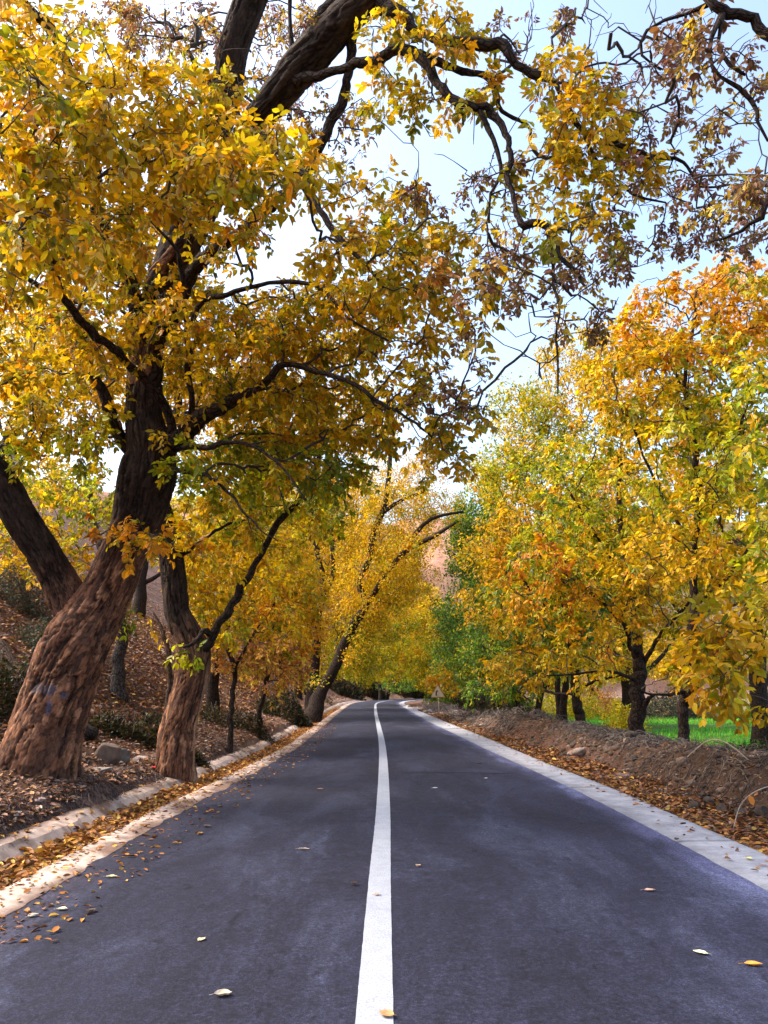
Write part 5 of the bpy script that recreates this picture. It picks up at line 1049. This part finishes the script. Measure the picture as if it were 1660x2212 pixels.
# a pale arching vine and a stalk with one orange leaf at the right edge
mb = MB(); tube(mb, catmull(np.array([P(1485, 1635, 10.6), P(1530, 1600, 10.3), P(1570, 1605, 10.1), P(1618, 1642, 9.9)]), .05), .007, 6, (.40, .31, .22)); tag(mb.build('dry_vine', M_TWIG, None, True), 'pale dry vine arching over the berm crest near the right edge', 'dry vine')
mb = MB(); tube(mb, catmull(np.array([P(1585, 1790, 8.6), P(1600, 1740, 8.6), P(1632, 1710, 8.5), P(1690, 1690, 8.4)]), .05), .006, 6, (.30, .24, .19))
vo_ = mb.build('dry_stalk', M_TWIG, None, True); tag(vo_, 'bent dry stalk holding a single orange leaf in front of the berm', 'dry stalk')
mb = MB(); v, f, c = leaf_geo(np.array([P(1618, 1718, 8.5)]), np.array([(.25, -.1, -.7)]), np.array([(.1, -1., .1)]), np.array([.11]), np.array([.07]), np.array([(.75, .28, .05)])); mb.add(v, [f], c); mb.build('leaf', M_LEAF, vo_)

# grass on the field
n = 42000; X_ = 8.5 + 34 * rs.rand(n) ** 1.1; Y_ = 16 + 44 * rs.rand(n)
U_, _ = road_uv(X_, Y_); k = (U_ > 8.2) & (fbm(X_ * .35, Y_ * .35, 3, 44) > -.22); X_, Y_ = X_[k], Y_[k]; n = len(X_)
B = np.stack([X_, Y_, height(X_, Y_, False) - .01], 1); D = unit(rs.normal(0, .35, (n, 3)) + np.array((0, 0, 1.))); N = unit(rs.normal(0, 1, (n, 3)))
gc = np.array([(.08, .40, .02), (.13, .48, .03), (.05, .28, .02), (.26, .42, .04)])[rs.randint(4, size=n)] * rs.uniform(.8, 1.2, (n, 1))
v, f, c = leaf_geo(B, D, N, rs.uniform(.10, .24, n), rs.uniform(.02, .05, n), gc, True); mb = MB(); mb.add(v, [f], c); tag(mb.build('grass', M_GRASS), 'bright green grass growing on the field behind the berm', 'grass', kind='stuff')

# ---------------------------------------------------------------- single leaves on the road
def one_leaf(label, px, py, L, W, col, rz, curl, tilt=0., name='fallen_leaf'):
    t_ = -(py - CY) / F; dz = math.sin(TILT) + t_ * math.cos(TILT); k_ = (.025 - H) / dz
    x = (px - CX) / F * k_; y = (math.cos(TILT) - t_ * math.sin(TILT)) * k_
    na, nb = 11, 7; U_, V_ = np.meshgrid(np.linspace(0, 1, na), np.linspace(-1, 1, nb))
    wd = W * .5 * np.sin(pi * np.clip(U_, .02, .98) ** .85) ** .75; lx = (U_ - .5) * L; ly = wd * V_
    lz = curl * L * (np.abs(V_) ** 1.5 * .45 * np.sin(pi * U_) + (U_ - .5) ** 2 * 1.1) + .006 * fbm(U_ * 5, V_ * 3, 2, int(px)); lz = lz - lz.min()
    c_, s_ = math.cos(rz), math.sin(rz)
    v = np.stack([lx * c_ - ly * s_, lx * s_ + ly * c_, lz], -1).reshape(-1, 3)
    st = (1 - .25 * (np.abs(V_) < .2)) * (1 + .5 * fbm(U_ * 6, V_ * 3, 3, int(py))); cc = np.clip(np.asarray(col) * st[..., None], 0, 1).reshape(-1, 3)
    o = mesh(name, v, quads(nb, na, False), M_LITTER, col=cc, smooth=True); o.location = (x, y, float(road_z(x, y)) + (.001 if abs(px - 828) > 60 else .007)) if abs(x) < wR(y) else (x, y, .024); tag(o, label, 'fallen leaf', 'single fallen leaves on the asphalt')
    sm = MB(); tube(sm, np.array([(-.5 * L * c_, -.5 * L * s_, .012 * curl + .004), (-.62 * L * c_ + .01 * s_, -.62 * L * s_, .008), (-.8 * L * c_, -.8 * L * s_ + .01, .002)]), .0013, 4, np.asarray(col) * .5)
    q = sm.build('stalk', M_TWIG, o); q.matrix_parent_inverse.identity()
for a_ in [
    ('curled tan leaf casting a dark edge near the bottom left of the road', 482, 2152, .085, .06, (.52, .42, .30), .2, .55),
    ('flat pale yellow leaf standing out on the left lane, above the curled tan one', 436, 2030, .06, .045, (.78, .62, .34), 1.2, .2),
    ('brown leaf lying on the white centre line at the bottom edge', 835, 2200, .075, .06, (.42, .24, .10), 2.6, .3),
    ('small tan leaf lying on the middle of the white centre line', 815, 1937, .055, .04, (.50, .33, .24), .6, .2),
    ('pale greenish leaf on the right lane near the lower right corner', 1514, 2058, .085, .05, (.62, .62, .36), 2.4, .3),
    ('bright orange leaf at the right edge of the road', 1628, 2082, .095, .05, (.80, .34, .06), -.1, .3),
    ('pinkish tan leaf on the right lane below the apron', 1404, 1922, .085, .045, (.58, .36, .26), .1, .3),
    ('thin tan leaf on the left lane near the centre line', 657, 1836, .10, .035, (.66, .50, .36), .0, .25),
    ('small upright brown leaf just right of the centre line', 904, 1874, .05, .045, (.55, .34, .22), 1.1, .6),
    ('dark crumpled leaf with a long stalk left of the centre line', 766, 1914, .06, .05, (.12, .07, .05), .9, .8),
    ('brown leaf on the left lane high up the road', 692, 1706, .085, .06, (.38, .22, .15), .3, .4),
    ('white-looking leaf on the right lane beyond the road joint', 940, 1704, .085, .06, (.75, .72, .68), .2, .25),
    ('olive leaf on the left road margin nearest the lip', 242, 1890, .085, .05, (.45, .42, .22), .1, .3),
    ('dark leaf on the left lane beside the road margin', 448, 1784, .08, .06, (.16, .10, .08), .5, .5),
    ('black-brown crumpled leaf low on the left road margin', 197, 1965, .06, .05, (.13, .09, .07), .7, .7),
    ('pale leaf low on the left road margin, left of the crumpled one', 135, 1960, .075, .05, (.62, .56, .38), .1, .4),
    ('pale leaf at the far lower left, nearest the left edge', 72, 1973, .07, .05, (.60, .52, .40), .8, .4),
    ('tiny white fleck of leaf beyond the road joint by the white-looking leaf', 1050, 1681, .06, .05, (.75, .73, .7), .3, .2),
    ('dark leaf high on the right lane before the apron', 1036, 1649, .13, .06, (.10, .07, .06), .2, .3),
    ('dark leaf on the pale apron, middle of its inner edge', 1463, 1814, .07, .05, (.10, .07, .06), .7, .6),
    ('olive leaf on the pale apron near the right edge', 1617, 1855, .07, .05, (.55, .55, .18), 2.4, .4)]:
    one_leaf(*a_)
